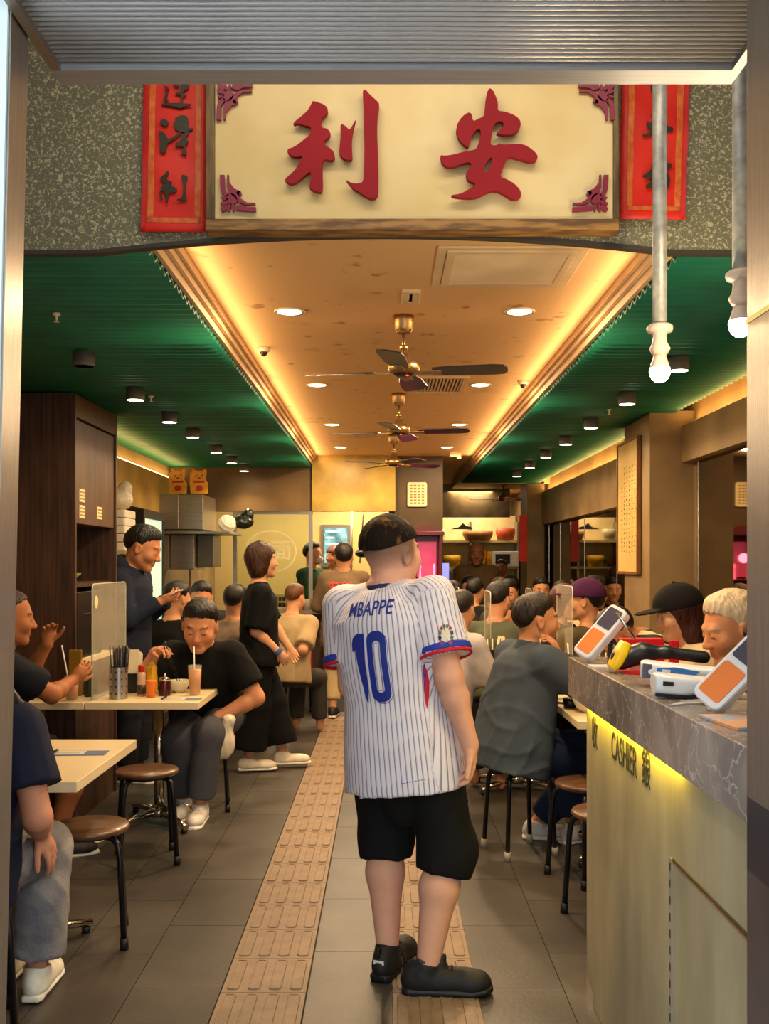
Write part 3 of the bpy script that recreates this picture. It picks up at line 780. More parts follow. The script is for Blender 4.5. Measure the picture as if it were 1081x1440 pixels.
MB().add(vs, [(0,3,2,1),(4,5,6,7),(0,1,5,4),(1,2,6,5),(2,3,7,6),(3,0,4,7)]).build('daylit_face', m_jf, jl)
jr = struct(MB().box((.645, 1.60, .955), (1.15, 1.785, 1.085)).build('door_2', mat('dark_band', '#3c3b40', .35, metal=.5)))
MB().box((.645, 1.60, 1.085), (1.15, 1.785, 3.2)).build('jamb_panel', m_jamb, jr)
MB().box((.645, 1.60, 0), (1.15, 1.785, .955)).build('jamb_panel', mat('jamb_lower', '#5d5350', .4, metal=.5, var=.2), jr)
MB().box((.6435, 1.60, 1.925), (.6455, 1.787, 1.934)).build('edge_strip', mat('yellow_strip', '#d8bf3a', .4), jr)
shu = struct(MB().box((-.686, 1.2, 2.535), (.735, 2.12, 2.80)).build('door_3', m_pier), 'ribbed grey metal shutter soffit across the top of the entrance')
MB().box((-.686, 2.065, 2.515), (.735, 2.125, 2.80)).build('lip', brushed('shutter_lip', '#a5a29e', .4, (.5, 30, 30), .4), shu)
for sx in (-.686, .715): MB().box((sx, 1.2, 2.515), (sx+.02, 2.066, 2.545)).build('side_strip', m_jamb, shu)
m_rib = brushed('shutter_rib', '#bdb8b2', .42, (.5, 20, 20), .25)
rib0 = None
for k in range(42):
    y = 2.055-.0172*k
    if rib0 is None: rib0 = MB().tube([(-.67, 0, 0), (.715, 0, 0)], .0052, 8).build('slat', m_rib, shu); o = rib0
    else: o = rib0.copy(); COL.objects.link(o); o.parent = shu
    o.location = (0, y-.004, 2.531)
# ============================================================ SIGNBOARD, COUPLETS, LAMPS, FANS
m_red = mat('sign_red', '#8a0b18', .85, var=.1, vs=5)
m_board = mat('sign_board_cream', '#c6a866', .5, col2='#d8c08a', vs=2.5, lo=.3, hi=.6)
m_oak = mat('oak_frame', '#5e3f1d', .5, col2='#9a7038', vs=7, stretch=(1.2, 6, 9), lo=.4, hi=.6)
m_oakv = mat('oak_frame_dark', '#4c3818', .5, col2='#6d5426', vs=7, stretch=(9, 6, 1.2), lo=.4, hi=.6)
SY = 3.06
def spx(x, y): p = px(x, y, SY); return p.x, p.z
sb = empty('signboard', (0, SY, 2.53), 'cream signboard with two large red characters above the entrance', 'sign')
x0, zb = spx(303, 309); x1, zt = spx(862, 112)
def W2(o): return o                                   # children are given in world numbers minus the root
def bsub(m, nm, mt, par=sb, off=(0, SY, 2.53), **k):
    m.v = [(p[0]-off[0], p[1]-off[1], p[2]-off[2]) for p in m.v]; return m.build(nm, mt, par, **k)
bsub(MB().box((x0-.01, SY, zb-.01), (x1+.01, SY+.035, zt+.01)), 'panel', m_board)
fx0 = spx(290, 320)[0]; fx1 = spx(870, 320)[0]; fz0 = spx(0, 325)[1]; fz1 = zt+.035
for nm, lo_, hi_, mm in (('frame_bottom', (fx0, SY-.012, fz0), (fx1, SY+.055, zb), m_oak), ('frame_top', (fx0, SY-.012, zt), (fx1, SY+.055, fz1), m_oak), ('frame_side', (fx0, SY-.011, zb), (x0, SY+.055, zt), m_oakv), ('frame_side', (x1, SY-.011, zb), (fx1, SY+.055, zt), m_oakv)):
    bsub(MB().box(lo_, hi_), nm, mm, bevel=.003)
LI = [[(345,190),(400,205),(460,230),(490,270),(480,310),(430,350),(422,390),(432,445),(480,450),(515,490),(500,530),(455,560),(448,600),(500,630),(545,670),(555,720),(535,750),(490,748),(438,738),(435,850),(440,980),(432,1052),(380,1045),(325,1018),(310,995),(325,950),(330,855),(290,875),(240,920),(180,965),(130,970),(90,950),(82,930),(130,885),(180,840),(215,780),(255,705),(190,720),(140,705),(105,670),(110,645),(180,620),(250,565),(330,500),(328,430),(270,422),(215,400),(160,412),(175,385),(240,335),(300,280),(330,225)],
 [(605,405),(645,420),(690,465),(715,430),(752,358),(735,430),(718,500),(712,570),(715,650),(720,750),(660,745),(610,715),(592,680),(600,600),(608,520)],
 [(815,95),(840,82),(880,130),(970,210),(970,250),(955,330),(950,480),(960,700),(965,900),(962,1070),(940,1105),(890,1112),(840,1090),(780,1045),(730,1020),(690,975),(655,930),(700,960),(750,970),(800,965),(822,940),(828,800),(832,600),(825,450),(828,300),(818,180)]]
AN = [[(558,68),(590,95),(615,150),(635,210),(632,285),(700,292),(780,320),(840,365),(852,420),(820,480),(750,510),(690,508),(615,498),(650,470),(685,430),(685,395),(650,380),(615,390),(590,440),(575,520),(562,605),(620,610),(645,588),(670,602),(780,598),(870,598),(940,635),(1000,690),(1010,730),(980,765),(920,762),(830,735),(750,715),(715,735),(690,800),(650,905),(720,930),(790,970),(845,1030),(855,1085),(830,1110),(780,1120),(740,1100),(660,1050),(590,1030),(520,1055),(430,1100),(350,1105),(250,1098),(182,1080),(280,1065),(350,1030),(425,980),(410,960),(370,950),(340,915),(335,860),(375,820),(385,780),(350,765),(270,790),(200,815),(140,805),(105,770),(90,700),(140,708),(220,695),(330,665),(430,650),(455,580),(475,500),(465,450),(425,465),(390,520),(370,580),(358,632),(310,600),(260,540),(240,470),(255,400),(300,335),(365,295),(390,320),(400,385),(450,360),(505,335),(515,250),(522,170),(535,100)],
 [(580,715),(545,745),(515,790),(495,850),(528,860),(555,810),(575,760)]]
def chaikin(p):
    o = []
    for a, b in zip(p, p[1:]+p[:1]): o += [(a[0]*.78+b[0]*.22, a[1]*.78+b[1]*.22), (a[0]*.22+b[0]*.78, a[1]*.22+b[1]*.78)]
    return o
def glyph(nm, polys, ox, oy, sc, mt, par, off, yf, ex, label=None, smooth=True, Y=None):
    cu = bpy.data.curves.new('g', 'CURVE'); cu.dimensions = '2D'; cu.fill_mode = 'BOTH'; cu.extrude = ex
    for pl in polys:
        q = chaikin(pl) if smooth else pl
        sp = cu.splines.new('POLY'); sp.points.add(len(q)-1); sp.use_cyclic_u = True
        for i, (a, b) in enumerate(q):
            w = px(ox+a/sc, oy+b/sc, Y or SY); sp.points[i].co = (w.x, w.z, 0, 1)
    o = bpy.data.objects.new('g', cu); COL.objects.link(o); dg = bpy.context.evaluated_depsgraph_get()
    me = bpy.data.meshes.new_from_object(o.evaluated_get(dg)); bpy.data.objects.remove(o)
    n = len(me.vertices); co = np.empty(n*3, dtype=np.float32); me.vertices.foreach_get('co', co); co = co.reshape(-1, 3)
    out = np.stack([co[:, 0]-off[0], yf-co[:, 2]-off[1], co[:, 1]-off[2]], 1); me.vertices.foreach_set('co', out.ravel()); me.flip_normals(); me.update()
    me.materials.clear(); me.materials.append(mt); o = bpy.data.objects.new(nm, me); link(o, par)
    if label: o['label'] = label
    return o
SOFF = (0, SY, 2.53)
glyph('sign_character', LI, 390, 120, 6.756, m_red, sb, SOFF, SY-.022, .009, 'left red character')
glyph('sign_character', AN, 605, 120, 6.756, m_red, sb, SOFF, SY-.022, .009, 'right red character')
def ellp(cx, cy, a, b, r, n=14): return [(cx+a*cos(t)*cos(r)-b*sin(t)*sin(r), cy+a*cos(t)*sin(r)+b*sin(t)*cos(r)) for t in [2*pi*i/n for i in range(n)]]
ORN = [[(722,830),(762,830),(765,950),(800,1000),(775,1015),(740,985),(728,940)], [(783,830),(800,830),(800,885),(845,945),(900,968),(885,985),(900,1030),(950,1062),(1022,1064),(1022,1080),(940,1082),(880,1060),(840,1010),(800,980),(783,930)],
       [(850,1096),(905,1080),(950,1100),(1025,1102),(1028,1138),(990,1138),(900,1132),(858,1128)], ellp(760,1108,36,24,-.7), ellp(760,1068,34,17,-.2), ellp(762,1028,32,12,.3), ellp(800,1108,13,34,.25), ellp(835,1105,12,34,-.1), ellp(822,1030,52,42,.7), ellp(885,985,24,18,.5)]
m_orn = mat('ornament_maroon', '#7a1230', .5, var=.1)
cxm, cym = (303+862)/2, (309+112)/2
for fxx, fyy in ((1, 1), (-1, 1), (1, -1), (-1, -1)):
    g = MB()
    for pl in ORN:
        q = []
        for a, b in pl:
            X_, Y_ = 190+a/6.0, 110+b/6.0
            if fxx < 0: X_ = 2*cxm-X_+ (0 if fyy > 0 else 4)
            if fyy < 0: Y_ = 2*cym-Y_-1.5; 
            q.append(spx(X_-(5 if (fyy < 0 and fxx > 0) else 0)+(5 if (fyy < 0 and fxx < 0) else 0), Y_))
        g.prism(q, 0, .008, T=lambda p: (p[0], SY-.014+p[2], p[1]))
    bsub(g, 'corner_ornament', m_orn)
# dark lacquer strip under the sign
struct(MB().box((spx(303, 0)[0], SY+.03, 2.515), (spx(560, 0)[0], 3.13, 2.53)).build('trim_8', mat('grey_flashing', '#3d4450', .35, metal=.5)))

# red couplets (paper banners with brush characters)
m_paper = mat('couplet_red', '#cc1606', .5, col2='#e63016', vs=5, bump=.3, bs=9)
m_gold2 = mat('couplet_gold_band', '#c8501a', .5, col2='#dd7a2c', vs=40)
m_ink = mat('brush_ink', '#2e2a16', .45, var=.3, vs=20)
Q1 = [[(255,70),(300,100),(295,125),(262,105)],[(262,125),(290,150),(270,180),(295,205),(265,215),(245,195),(262,165)],[(225,232),(320,222),(485,232),(480,245),(430,250),(390,272),(330,250),(235,245)],[(330,48),(345,90),(375,95),(372,48)],[(385,48),(395,130),(345,130),(350,150),(395,150),(392,225),(412,225),(410,170),(442,165),(440,150),(410,148),(412,125),(455,110),(470,48)]]
Q2 = [[(235,360),(275,365),(295,390),(280,420),(245,415),(215,385)],[(205,455),(245,465),(275,495),(285,530),(345,500),(385,470),(400,480),(340,530),(280,560),(270,640),(240,645),(215,615),(225,560),(218,490)],[(345,350),(395,325),(440,330),(460,360),(450,430),(500,435),(490,450),(420,475),(350,450),(332,400),(350,378)],[(400,490),(455,460),(462,480),(430,520),(460,540),(445,570),(432,580),(445,640),(435,668),(375,618),(420,628),(420,585),(350,588),(345,565),(390,545)]]
Q3 = [[(285,788),(295,810),(275,850),(280,870),(325,885),(310,905),(300,915),(365,940),(355,975),(320,975),(290,985),(285,1060),(265,1050),(265,970),(235,960),(225,985),(245,1030),(235,1040),(212,995),(230,930),(265,895),(225,880),(222,850),(255,825)],[(410,825),(455,840),(440,880),(432,980),(448,1045),(400,1042),(350,1038),(415,1015),(415,880),(398,845)]]
def couplet(nm, pts, y_up, lab, glyphs, org, sc):
    """pts = x at bottom-left, bottom-right, top-left, top-right in picture columns; built as a slightly wavy sheet"""
    bl, br, tl, tr, zbp = pts; Y = 3.125
    r = empty(nm, (px(bl, zbp, Y).x, Y, px(bl, zbp, Y).z), lab, 'banner', 'red couplet banners'); off = r.location.copy()
    NX, NZ = 10, 26; z0 = px(0, zbp, Y).z; z1 = px(0, y_up, Y).z
    def sheet(u0, u1, v0, v1, dy, nm2, mt, th=.0015):
        vs = []; fs = []
        for side in (0, 1):
            for j in range(NZ+1):
                v = v0+(v1-v0)*j/NZ
                for i in range(NX+1):
                    u = u0+(u1-u0)*i/NX
                    xa = px(bl+(tl-bl)*v, 0, Y).x; xb = px(br+(tr-br)*v, 0, Y).x
                    w = .0025*sin(v*19+u*4)+.004*(1-v)**6
                    vs.append((xa+(xb-xa)*u-off[0], Y-dy-w-side*th-off[1], z0+(z1-z0)*v-off[2]))
        N_ = (NX+1)*(NZ+1)
        for side in (0, 1):
            for j in range(NZ):
                for i in range(NX):
                    a = side*N_+j*(NX+1)+i; q = (a, a+1, a+NX+2, a+NX+1); fs.append(q if side else q[::-1])
        b = [i for i in range(NX+1)]+[j*(NX+1)+NX for j in range(1, NZ+1)]+[NZ*(NX+1)+i for i in range(NX-1, -1, -1)]+[j*(NX+1) for j in range(NZ-1, 0, -1)]
        for a, c in zip(b, b[1:]+b[:1]): fs.append((a, c, c+N_, a+N_))
        m = MB(); m.add(vs, fs, True); return m.build(nm2, mt, r)
    sheet(0, 1, 0, 1, 0, 'paper', m_paper)
    sheet(.10, .19, .075, 1, .002, 'gold_band', m_gold2); sheet(.82, .91, .075, 1, .002, 'gold_band', m_gold2); sheet(.10, .91, .055, .085, .0022, 'gold_band', m_gold2)
    for q in glyphs: glyph('brush_character', q, org[0], org[1], sc, m_ink, r, off, Y-.011, .002, Y=Y)
    return r
couplet('couplet_banner', (198, 291, 203, 292, 327), 90, 'red paper couplet hung left of the signboard', [Q1, Q2, Q3], (190, 110), 6.0)
P1 = [[(640,40),(720,36),(740,44),(690,50)],[(725,50),(752,60),(800,62),(800,80),(770,95),(770,190),(745,190),(738,180),(752,165),(740,130),(725,110)]]
P2 = [[(750,270),(800,285),(770,300),(745,318),(720,290)],[(690,340),(720,350),(745,355),(800,360),(870,380),(900,395),(880,420),(820,415),(770,425),(700,455),(645,450),(700,430),(730,405),(700,385)]]
P3 = [[(740,660),(770,650),(820,655),(885,660),(880,690),(840,705),(870,760),(865,850),(830,840),(700,850),(680,830),(735,790),(720,770),(680,768),(655,755),(720,715)]]
couplet('couplet_banner', (871, 964, 875, 971, 309), 90, 'red paper couplet right of the signboard behind the pipe', [P1, P2, P3], (780, 110), 5.405)

# ---- pipe pendants with bare bulbs
m_pipe = mat('galvanised_pipe', '#a8a59b', .45, metal=.35, var=.25, vs=30)
m_cer = mat('cream_porcelain', '#d9bfa4', .35, var=.05)
m_bulb = mat('lit_bulb', '#fff2d8', .3, emit=22, ec=(1, .86, .62))
def pendant(x, Y, zb, lab):
    r = empty('pendant_lamp', (x, Y, zb), lab, 'lamp')
    MB().cyl((0, 0, .165), (0, 0, 3.25-zb), .0205).build('pipe', m_pipe, r)
    MB().lathe((0, 0, 0), [(.018,.078),(.024,.085),(.030,.098),(.021,.115),(.0185,.135),(.022,.143),(.034,.146),(.037,.152),(.037,.162),(.030,.168),(.010,.17)], 24).build('holder', m_cer, r)
    MB().lathe((0, 0, 0), [(1e-5,.0),(.012,.002),(.022,.010),(.028,.022),(.030,.034),(.0285,.042)], 24).build('bulb', m_bulb, r)
    MB().lathe((0, 0, 0), [(.0285,.042),(.026,.052),(.019,.072),(.018,.080)], 24).build('bulb_neck', m_cer, r)
    lamp('bulb_glow', 'POINT', (x, Y, zb-.04), 9, (1, .80, .52), .03)
pendant((928-CX)/F*2.9, 2.9, px(0, 538, 2.9).z, 'bare bulb lamp on a galvanised pipe in front of the right couplet')
pendant((1041.5-CX)/F*2.55, 2.55, px(0, 474, 2.55).z, 'bare bulb lamp on a pipe close beside the right door jamb')

# ---- surface spots on the green ceilings
m_can = mat('grey_can', '#6e665c', .5, metal=.3, var=.1); m_lens = mat('lit_lens', '#fff0cf', .4, emit=14, ec=(1, .90, .66)); m_off = mat('unlit_lens', '#b9b2a0', .4)
def can(x, Y, lab, grp, lit=True, first={}):
    if lit in first: o = copy_tree(first[lit], loc=(x, Y, ZG+.005), label=lab, group=grp)
    else:
        o = empty('surface_downlight', (x, Y, ZG+.005), lab, 'lamp', grp); first[lit] = o
        MB().lathe((0, 0, 0), [(.045,-.066),(.050,-.070),(.0505,-.066),(.0505,0)], 24).build('housing', m_can, o)
        MB().lathe((0, 0, 0), [(1e-5,-.0685),(.044,-.0685)], 24).build('lens', m_lens if lit else m_off, o)
    if lit: lamp('spot_beam', 'SPOT', (x, Y, ZG-.075), 16, (1, .74, .42), .04, spot=125)
ORDS = ['nearest', 'second', 'third', 'fourth', 'fifth', 'sixth', 'furthest']
for k, d in enumerate((4.67, 5.64, 6.53, 7.32, 8.34, 9.2, 10.0)):
    can(-1.40, d, '%s can downlight in the row under the left green ceiling%s' % (ORDS[k], ', unlit' if k == 0 else ''), 'can downlights under the left green ceiling', k > 0)
for k, d in enumerate((4.78, 5.79, 6.8, 7.75, 8.7, 9.67, 10.6)):
    can(1.40, d, '%s can downlight in the row under the right green ceiling' % ORDS[k], 'can downlights under the right green ceiling')
# ---- recessed downlights in the centre ceiling
m_rl = mat('recessed_lens', '#ffe7b8', .4, emit=11, ec=(1, .80, .48)); m_rim = mat('white_rim', '#e5d2ae', .4)
def recessed(x, Y, lab, first=[]):
    if first: copy_tree(first[0], loc=(x, Y, ZC), label=lab)
    else:
        o = empty('recessed_downlight', (x, Y, ZC), lab, 'lamp', 'recessed downlights in the centre ceiling'); first.append(o)
        MB().lathe((0, 0, 0), [(.052,-.002),(.064,-.007),(.068,-.002),(.068,0)], 28).build('rim', m_rim, o)
        MB().lathe((0, 0, 0), [(1e-5,-.003),(.053,-.003)], 28).build('lens', m_rl, o)
    lamp('downlight_beam', 'AREA', (x, Y, ZC-.02), 21 if Y < 12 else 45, WARM, .12)
for k, d in enumerate((4.38, 6.18, 7.95, 9.5)):
    for s_, x in (('left', -.415), ('right', .59)): recessed(x, d, '%s recessed downlight of the %s ceiling pair' % (s_, ORDS[k] if k < 3 else 'furthest'))
for i, (x, y) in enumerate(((661, 683), (664, 690), (720, 688))):
    recessed((x-CX)/F*(13.0+i*.6), 13.0+i*.6, ['recessed downlight beyond the dark pillar, nearer of two', 'recessed downlight beyond the dark pillar, farther of two', 'recessed downlight beyond the right green ceiling'][i])
for x, y, z, p in ((-1.5, 12.0, 2.5, 20), (-.3, 12.2, 2.5, 40), (1.2, 14.25, 2.5, 22)): lamp('kitchen_light', 'AREA', (x, y, z), p, (1, .84, .58), .8)
# unseen strip lamps added along the stepped edging to brighten the raised ceiling
for sx_, x in ((1, XL+.07), (-1, XR-.07)): lamp('ceiling_fill', 'AREA', (x, 6.8, ZC-.06), 9, (1, .62, .28), .03, (0, radians(-108*sx_), 0), sy=6.8)

# ---- ceiling fans
m_brass = brushed('fan_brass', '#a38355', .3, (8, 8, 8), .9); m_blade = mat('fan_blade', '#2a1b12', .35, var=.3, vs=5)
def fan(x, Y, rz, lab, D=.46, first=[]):
    if first: return copy_tree(first[0], loc=(x, Y, ZC), rz=rz, label=lab)
    o = empty('ceiling_fan', (x, Y, ZC), lab, 'fan', 'ceiling fans down the centre', rz); first.append(o)
    MB().lathe((0, 0, 0), [(.030,-.078),(.040,-.060),(.044,-.02),(.046,0)], 24).build('canopy', m_brass, o)
    MB().cyl((0, 0, -.075), (0, 0, -.185), .008).build('rod', m_brass, o)
    MB().lathe((0, 0, 0), [(.012,-.13),(.020,-.135),(.020,-.150),(.012,-.155)], 16).build('coupling', m_brass, o)
    MB().lathe((0, 0, 0), [(.03,-.262),(.062,-.255),(.070,-.240),(.070,-.222),(.055,-.205),(.030,-.195),(.028,-.170),(.012,-.165)], 28).build('motor', m_brass, o)
    MB().lathe((0, 0, 0), [(1e-5,-.272),(.03,-.270),(.045,-.262),(.05,-.255)], 20).build('cap', m_blade, o)
    tag(MB().lathe((.02, -.03, -.27), [(1e-5,-.004),(.006,-.002),(.006,0)], 10).build('pilot_light', mat('pilot_red', '#ff2a18', .4, emit=3, ec=(1, .06, .02)), o))
    for k in range(4):
        a = k*pi/2; T = lambda p, a=a: (p[0]*cos(a)-p[1]*sin(a), p[0]*sin(a)+p[1]*cos(a), p[2]-.25-.16*p[1])
        q = [(.13,-.040),(.20,-.052),(.40,-.058),(.445,-.050),(.46,-.02),(.46,.02),(.445,.050),(.40,.058),(.20,.050),(.13,.036)]
        b = MB().prism(q, -.003, .003, T=lambda p, T=T: T(p)).build('blade', m_blade, o)
        MB().prism([(.05,-.012),(.17,-.022),(.17,.022),(.05,.012)], -.008, -.003, T=lambda p, T=T: T(p)).build('blade_arm', m_brass, b)
    return o
fan((568-CX)/F*4.46, 4.46, radians(-9), 'nearest ceiling fan with four dark blades and brass motor')
fan((561-CX)/F*6.50, 6.50, radians(-12), 'second ceiling fan with four dark blades, behind the nearest one')
fan((554-CX)/F*8.6, 8.6, radians(30), 'third ceiling fan, beside the gold bulkhead')
fan((708-CX)/F*13.4, 13.4, radians(10), 'small distant ceiling fan beyond the right green ceiling')

# ---- air vents
m_vent = mat('vent_cream', '#d9bd92', .55, var=.08); m_vd = mat('vent_dark', '#4a3723', .7)
def vent(x0, x1, y0, y1, n, lab, along='x', w=.02, dark=True):
    o = empty('ceiling_vent', ((x0+x1)/2, (y0+y1)/2, ZC), lab, 'vent'); W_, D_ = (x1-x0)/2, (y1-y0)/2
    f = MB(); f.box((-W_, -D_, -.015), (W_, -D_+.03, 0)); f.box((-W_, D_-.03, -.015), (W_, D_, 0)); f.box((-W_, -D_+.03, -.015), (-W_+.03, D_-.03, 0)); f.box((W_-.03, -D_+.03, -.015), (W_, D_-.03, 0)); f.build('frame', m_vent, o, bevel=.003)
    MB().box((-W_+.03, -D_+.03, -.002), (W_-.03, D_-.03, 0)).build('backing', m_vd if dark else m_vent, o)
    for i in range(n):
        t = (i+.5)/n
        if along == 'x': y = -D_+.03+(2*D_-.06)*t; MB().box((-W_+.03, y-w/2, -.012), (W_-.03, y+w/2, -.007), rx=radians(-20)).build('slat', m_vent, o)
        else: x = -W_+.03+(2*W_-.06)*t; MB().box((x-w/2, -D_+.03, -.012), (x+w/2, D_-.03, -.007)).build('slat', m_vent, o)
    return o
v = vent(.22, .68, 3.50, 3.93, 9, 'large square air-conditioning cassette in the ceiling just inside the entrance', w=.020, dark=True)
f2 = MB(); 
for a, b, c_, d in ((-.30,-.27,.27+.03,-.245),(-.30,.245,.30,.27)): pass
f2.box((-.265, -.245, -.009), (.265, -.217, 0)); f2.box((-.265, .217, -.009), (.265, .245, 0)); f2.box((-.265, -.217, -.009), (-.232, .217, 0)); f2.box((.232, -.217, -.009), (.265, .217, 0)); f2.build('outer_frame', m_vent, v, bevel=.003)
vent(.15, .50, 5.88, 6.40, 14, 'slotted air vent in the ceiling beside the nearest fan', 'y', .011)
vent(.16, .60, 10.5, 11.3, 12, 'slotted air vent in the ceiling beyond the third fan', 'y', .018)
vent(.07, .145, 4.02, 4.20, 4, 'small ceiling diffuser in front of the nearest fan', 'y', .008)
def dome(x, y, Y, lab):
    p = px(x, y, Y); o = empty('dome_camera', (p.x, Y, ZC), lab, 'camera')
    MB().lathe((0, 0, 0), [(.026,-.022),(.030,-.018),(.034,0)], 18).build('mount', m_rim, o); MB().ball((0, 0, -.024), .021).build('dome', m_blade, o)
dome(371, 490, 5.12, 'dome camera on the ceiling near the left green edge'); dome(736, 537, 6.05, 'dome camera on the ceiling near the right green edge')
for x, d in ((479-18, 10.0), (600, 9.2)):
    pass
g = MB().box((-.05, -.02, -.05), (.02, .02, 0)).box((.02, -.02, -.07), (.06, .02, -.01)).build('ceiling_spotlight', m_rim); g.location = ((640-CX)/F*9.9, 9.9, ZC); tag(g, 'small cream twin spotlight on the ceiling by the right green edge', 'lamp')
# little sprinkler heads and a cable on the green ceilings
for i, (x, y, Y) in enumerate(((80, 440, 3.95), (213, 563, 5.9), (857, 577, 6.4))):
    p = px(x, y, Y); o = MB().lathe((0, 0, 0), [(.012,-.035),(.004,-.03),(.006,-.012),(.016,-.008),(.016,0)], 12).build('sprinkler', m_rim); o.location = (p.x, Y, ZG+.005)
    tag(o, ['sprinkler head on left green ceiling nearest the entrance', 'sprinkler head on left green ceiling beside a can lamp', 'sprinkler head on the right green ceiling above the scroll'][i], 'sprinkler')

# the batten that lights the signboard, fixed under the porch roof
bt = empty('sign_batten', (.1, 2.42, 3.25), 'white fluorescent batten under the porch roof in front of the signboard', 'lamp')
MB().box((-.82, -.03, -.05), (.82, .03, 0)).build('casing', m_rim, bt); MB().tube([(-.8, 0, -.062), (.8, 0, -.062)], .012, 10).build('tube', mat('batten_tube', '#fff0d8', .4, emit=6, ec=(1, .88, .7)), bt)
# ============================================================ FURNITURE
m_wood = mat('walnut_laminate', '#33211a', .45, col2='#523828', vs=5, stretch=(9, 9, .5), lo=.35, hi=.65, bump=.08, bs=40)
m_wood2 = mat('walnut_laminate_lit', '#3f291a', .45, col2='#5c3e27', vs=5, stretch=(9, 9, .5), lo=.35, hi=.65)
m_niche = mat('niche_black', '#140d0a', .4, var=.2)
m_label = mat('cream_label', '#e2cf9c', .6, var=.05); m_redink = mat('dark_red_ink', '#7a3a20', .6)
# tall walnut cabinet
co = (-1.93, 5.38, 0)
cab = empty('tall_cabinet', (co[0]-.105, co[1]+.34, 0), 'tall dark walnut cabinet against the left wall behind the diners', 'cabinet')
def cb(lo, hi, nm, m, par=cab, off=co, **k):
    return MB().box([lo[i]-off[i] for i in range(3)], [hi[i]-off[i] for i in range(3)]).build(nm, m, par, **k)
cb((-2.088, 5.38, 0), (-1.66, 5.41, ZG-.01), 'side_panel', m_wood); cb((-2.088, 6.25, 0), (-1.66, 6.28, ZG-.01), 'side_panel', m_wood)
cb((-2.088, 5.41, 1.73), (-1.70, 6.25, 1.76), 'shelf', m_wood); cb((-2.088, 5.41, 1.36), (-1.68, 6.25, 1.385), 'shelf', m_wood); cb((-2.088, 5.41, .90), (-1.68, 6.25, .93), 'shelf', m_label)
cb((-2.088, 5.41, 0), (-2.07, 6.25, ZG-.02), 'back_panel', m_niche); cb((-1.70, 5.41, 0), (-1.675, 6.25, .90), 'lower_door', m_wood)
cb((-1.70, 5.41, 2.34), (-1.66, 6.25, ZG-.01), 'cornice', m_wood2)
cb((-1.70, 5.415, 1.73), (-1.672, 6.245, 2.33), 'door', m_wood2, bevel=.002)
for y, z in ((5.50, 1.86), (5.50, 1.765), (5.86, 1.775)):
    n_ = cb((-1.6715, y, z), (-1.6695, y+.105, z+.075), 'notice', m_label)
    g = MB()
    for r in range(3):
        for c_ in range(4): g.box((-1.6694-co[0], y+.012+c_*.022-co[1], z+.012+r*.02-co[2]), (-1.6688-co[0], y+.026+c_*.022-co[1], z+.022+r*.02-co[2]))
    g.build('printed_rows', m_redink, n_)
def put(b, nm, m, loc, lab=None, cat=None, grp=None, parent=None, **k):
    o = b.build(nm, m, parent, **k); o.location = loc; return tag(o, lab, cat, grp)
o = empty('coffee_machine', (-2.0, 6.14, .93), 'black drinks machine inside the lower niche of the tall cabinet', 'machine')
MB().rbox((-.06, -.25, 0), (.19, .30, .40), .03).build('body', m_niche, o, bevel=.004); MB().box((.19, -.10, .26), (.197, .10, .265)).build('trim_line', m_alu, o)
MB().lathe((.19, .13, .31), [(.0, 0), (.016, 0), (.016, .008), (.0, .008)], 14, 'X').build('knob', m_alu, o)
o = empty('glass_stack', (-1.88, 5.84, 1.387), 'stack of glasses on the cabinet niche shelf', 'glasses')
for k in range(3): MB().lathe((0, 0, .055*k), [(.030, 0), (.036, .06), (.034, .06), (.028, .004)], 16).build('glass', mat('cloudy_glass', '#d6cdb4', .2, alpha=.75), o)
put(MB().lathe((0, 0, 0), [(.03, 0), (.04, .01), (.085, .05), (.083, .052), (.035, .012)], 18), 'bowl', mat('green_bowl', '#7d8a5a', .35), (-1.92, 6.06, 1.387), 'pale green bowl on the cabinet niche shelf', 'bowl')

# stools
m_tube = mat('black_tube', '#0f1013', .28, var=.1); m_seat = mat('stool_wood', '#4d3320', .34, col2='#6e4c30', vs=9, stretch=(1, 5, 1), coat=.3, lo=.3, hi=.7)
m_seatd = mat('stool_wood_edge', '#2a1a10', .35); m_foot = mat('rubber_foot', '#15171b', .5); m_footg = mat('grey_foot', '#a89f8e', .6)
def stool(x, y, lab, rz=0, feet='black', first={}):
    if feet in first: return copy_tree(first[feet], loc=(x, y, 0), rz=rz, label=lab)
    o = empty('round_stool', (x, y, 0), lab, 'stool', 'round wooden stools on black tube legs', rz); first[feet] = o
    MB().lathe((0, 0, 0), [(.10, .434), (.150, .436), (.157, .444), (.158, .452), (.152, .460), (.06, .462), (1e-5, .4615)], 40).build('seat', m_seat, o)
    MB().lathe((0, 0, 0), [(.085, .424), (.125, .424), (.125, .436), (.085, .436)], 32).build('seat_ring', m_seatd, o)
    for k in range(4):
        a = pi/4+k*pi/2; T = lambda r, z: (r*cos(a), r*sin(a), z)
        pts = [T(.07, .425), T(.115, .424), T(.140, .417), T(.156, .402), T(.164, .38), T(.170, .34), T(.192, .02)]
        l = MB().tube(pts, .0125, 10).build('leg', m_tube, o)
        MB().cyl(T(.1905, .045), T(.1935, 0), .0165, .0165).build('foot', m_foot if feet == 'black' else m_footg, l)
    return o
stool(-1.175, 3.99, 'empty round stool beside the nearest left table, its wooden seat fully in view', .25)
stool(-1.20, 5.07, 'empty round stool in front of the second left table pedestal', .3)
stool(-1.33, 3.20, 'stool carrying the woman in blue jeans, partly behind the left jamb', .4)
stool(-1.93, 5.02, 'stool under the bald man in dark tee', .2)
stool(-1.10, 6.16, 'stool under the man eating with chopsticks', .15)
stool(.70, 5.22, 'stool with pale rubber feet under the man in blue-grey shirt', .35, 'grey')
stool(.97, 4.78, 'stool tucked behind the cashier counter, seat half hidden by it', .5)
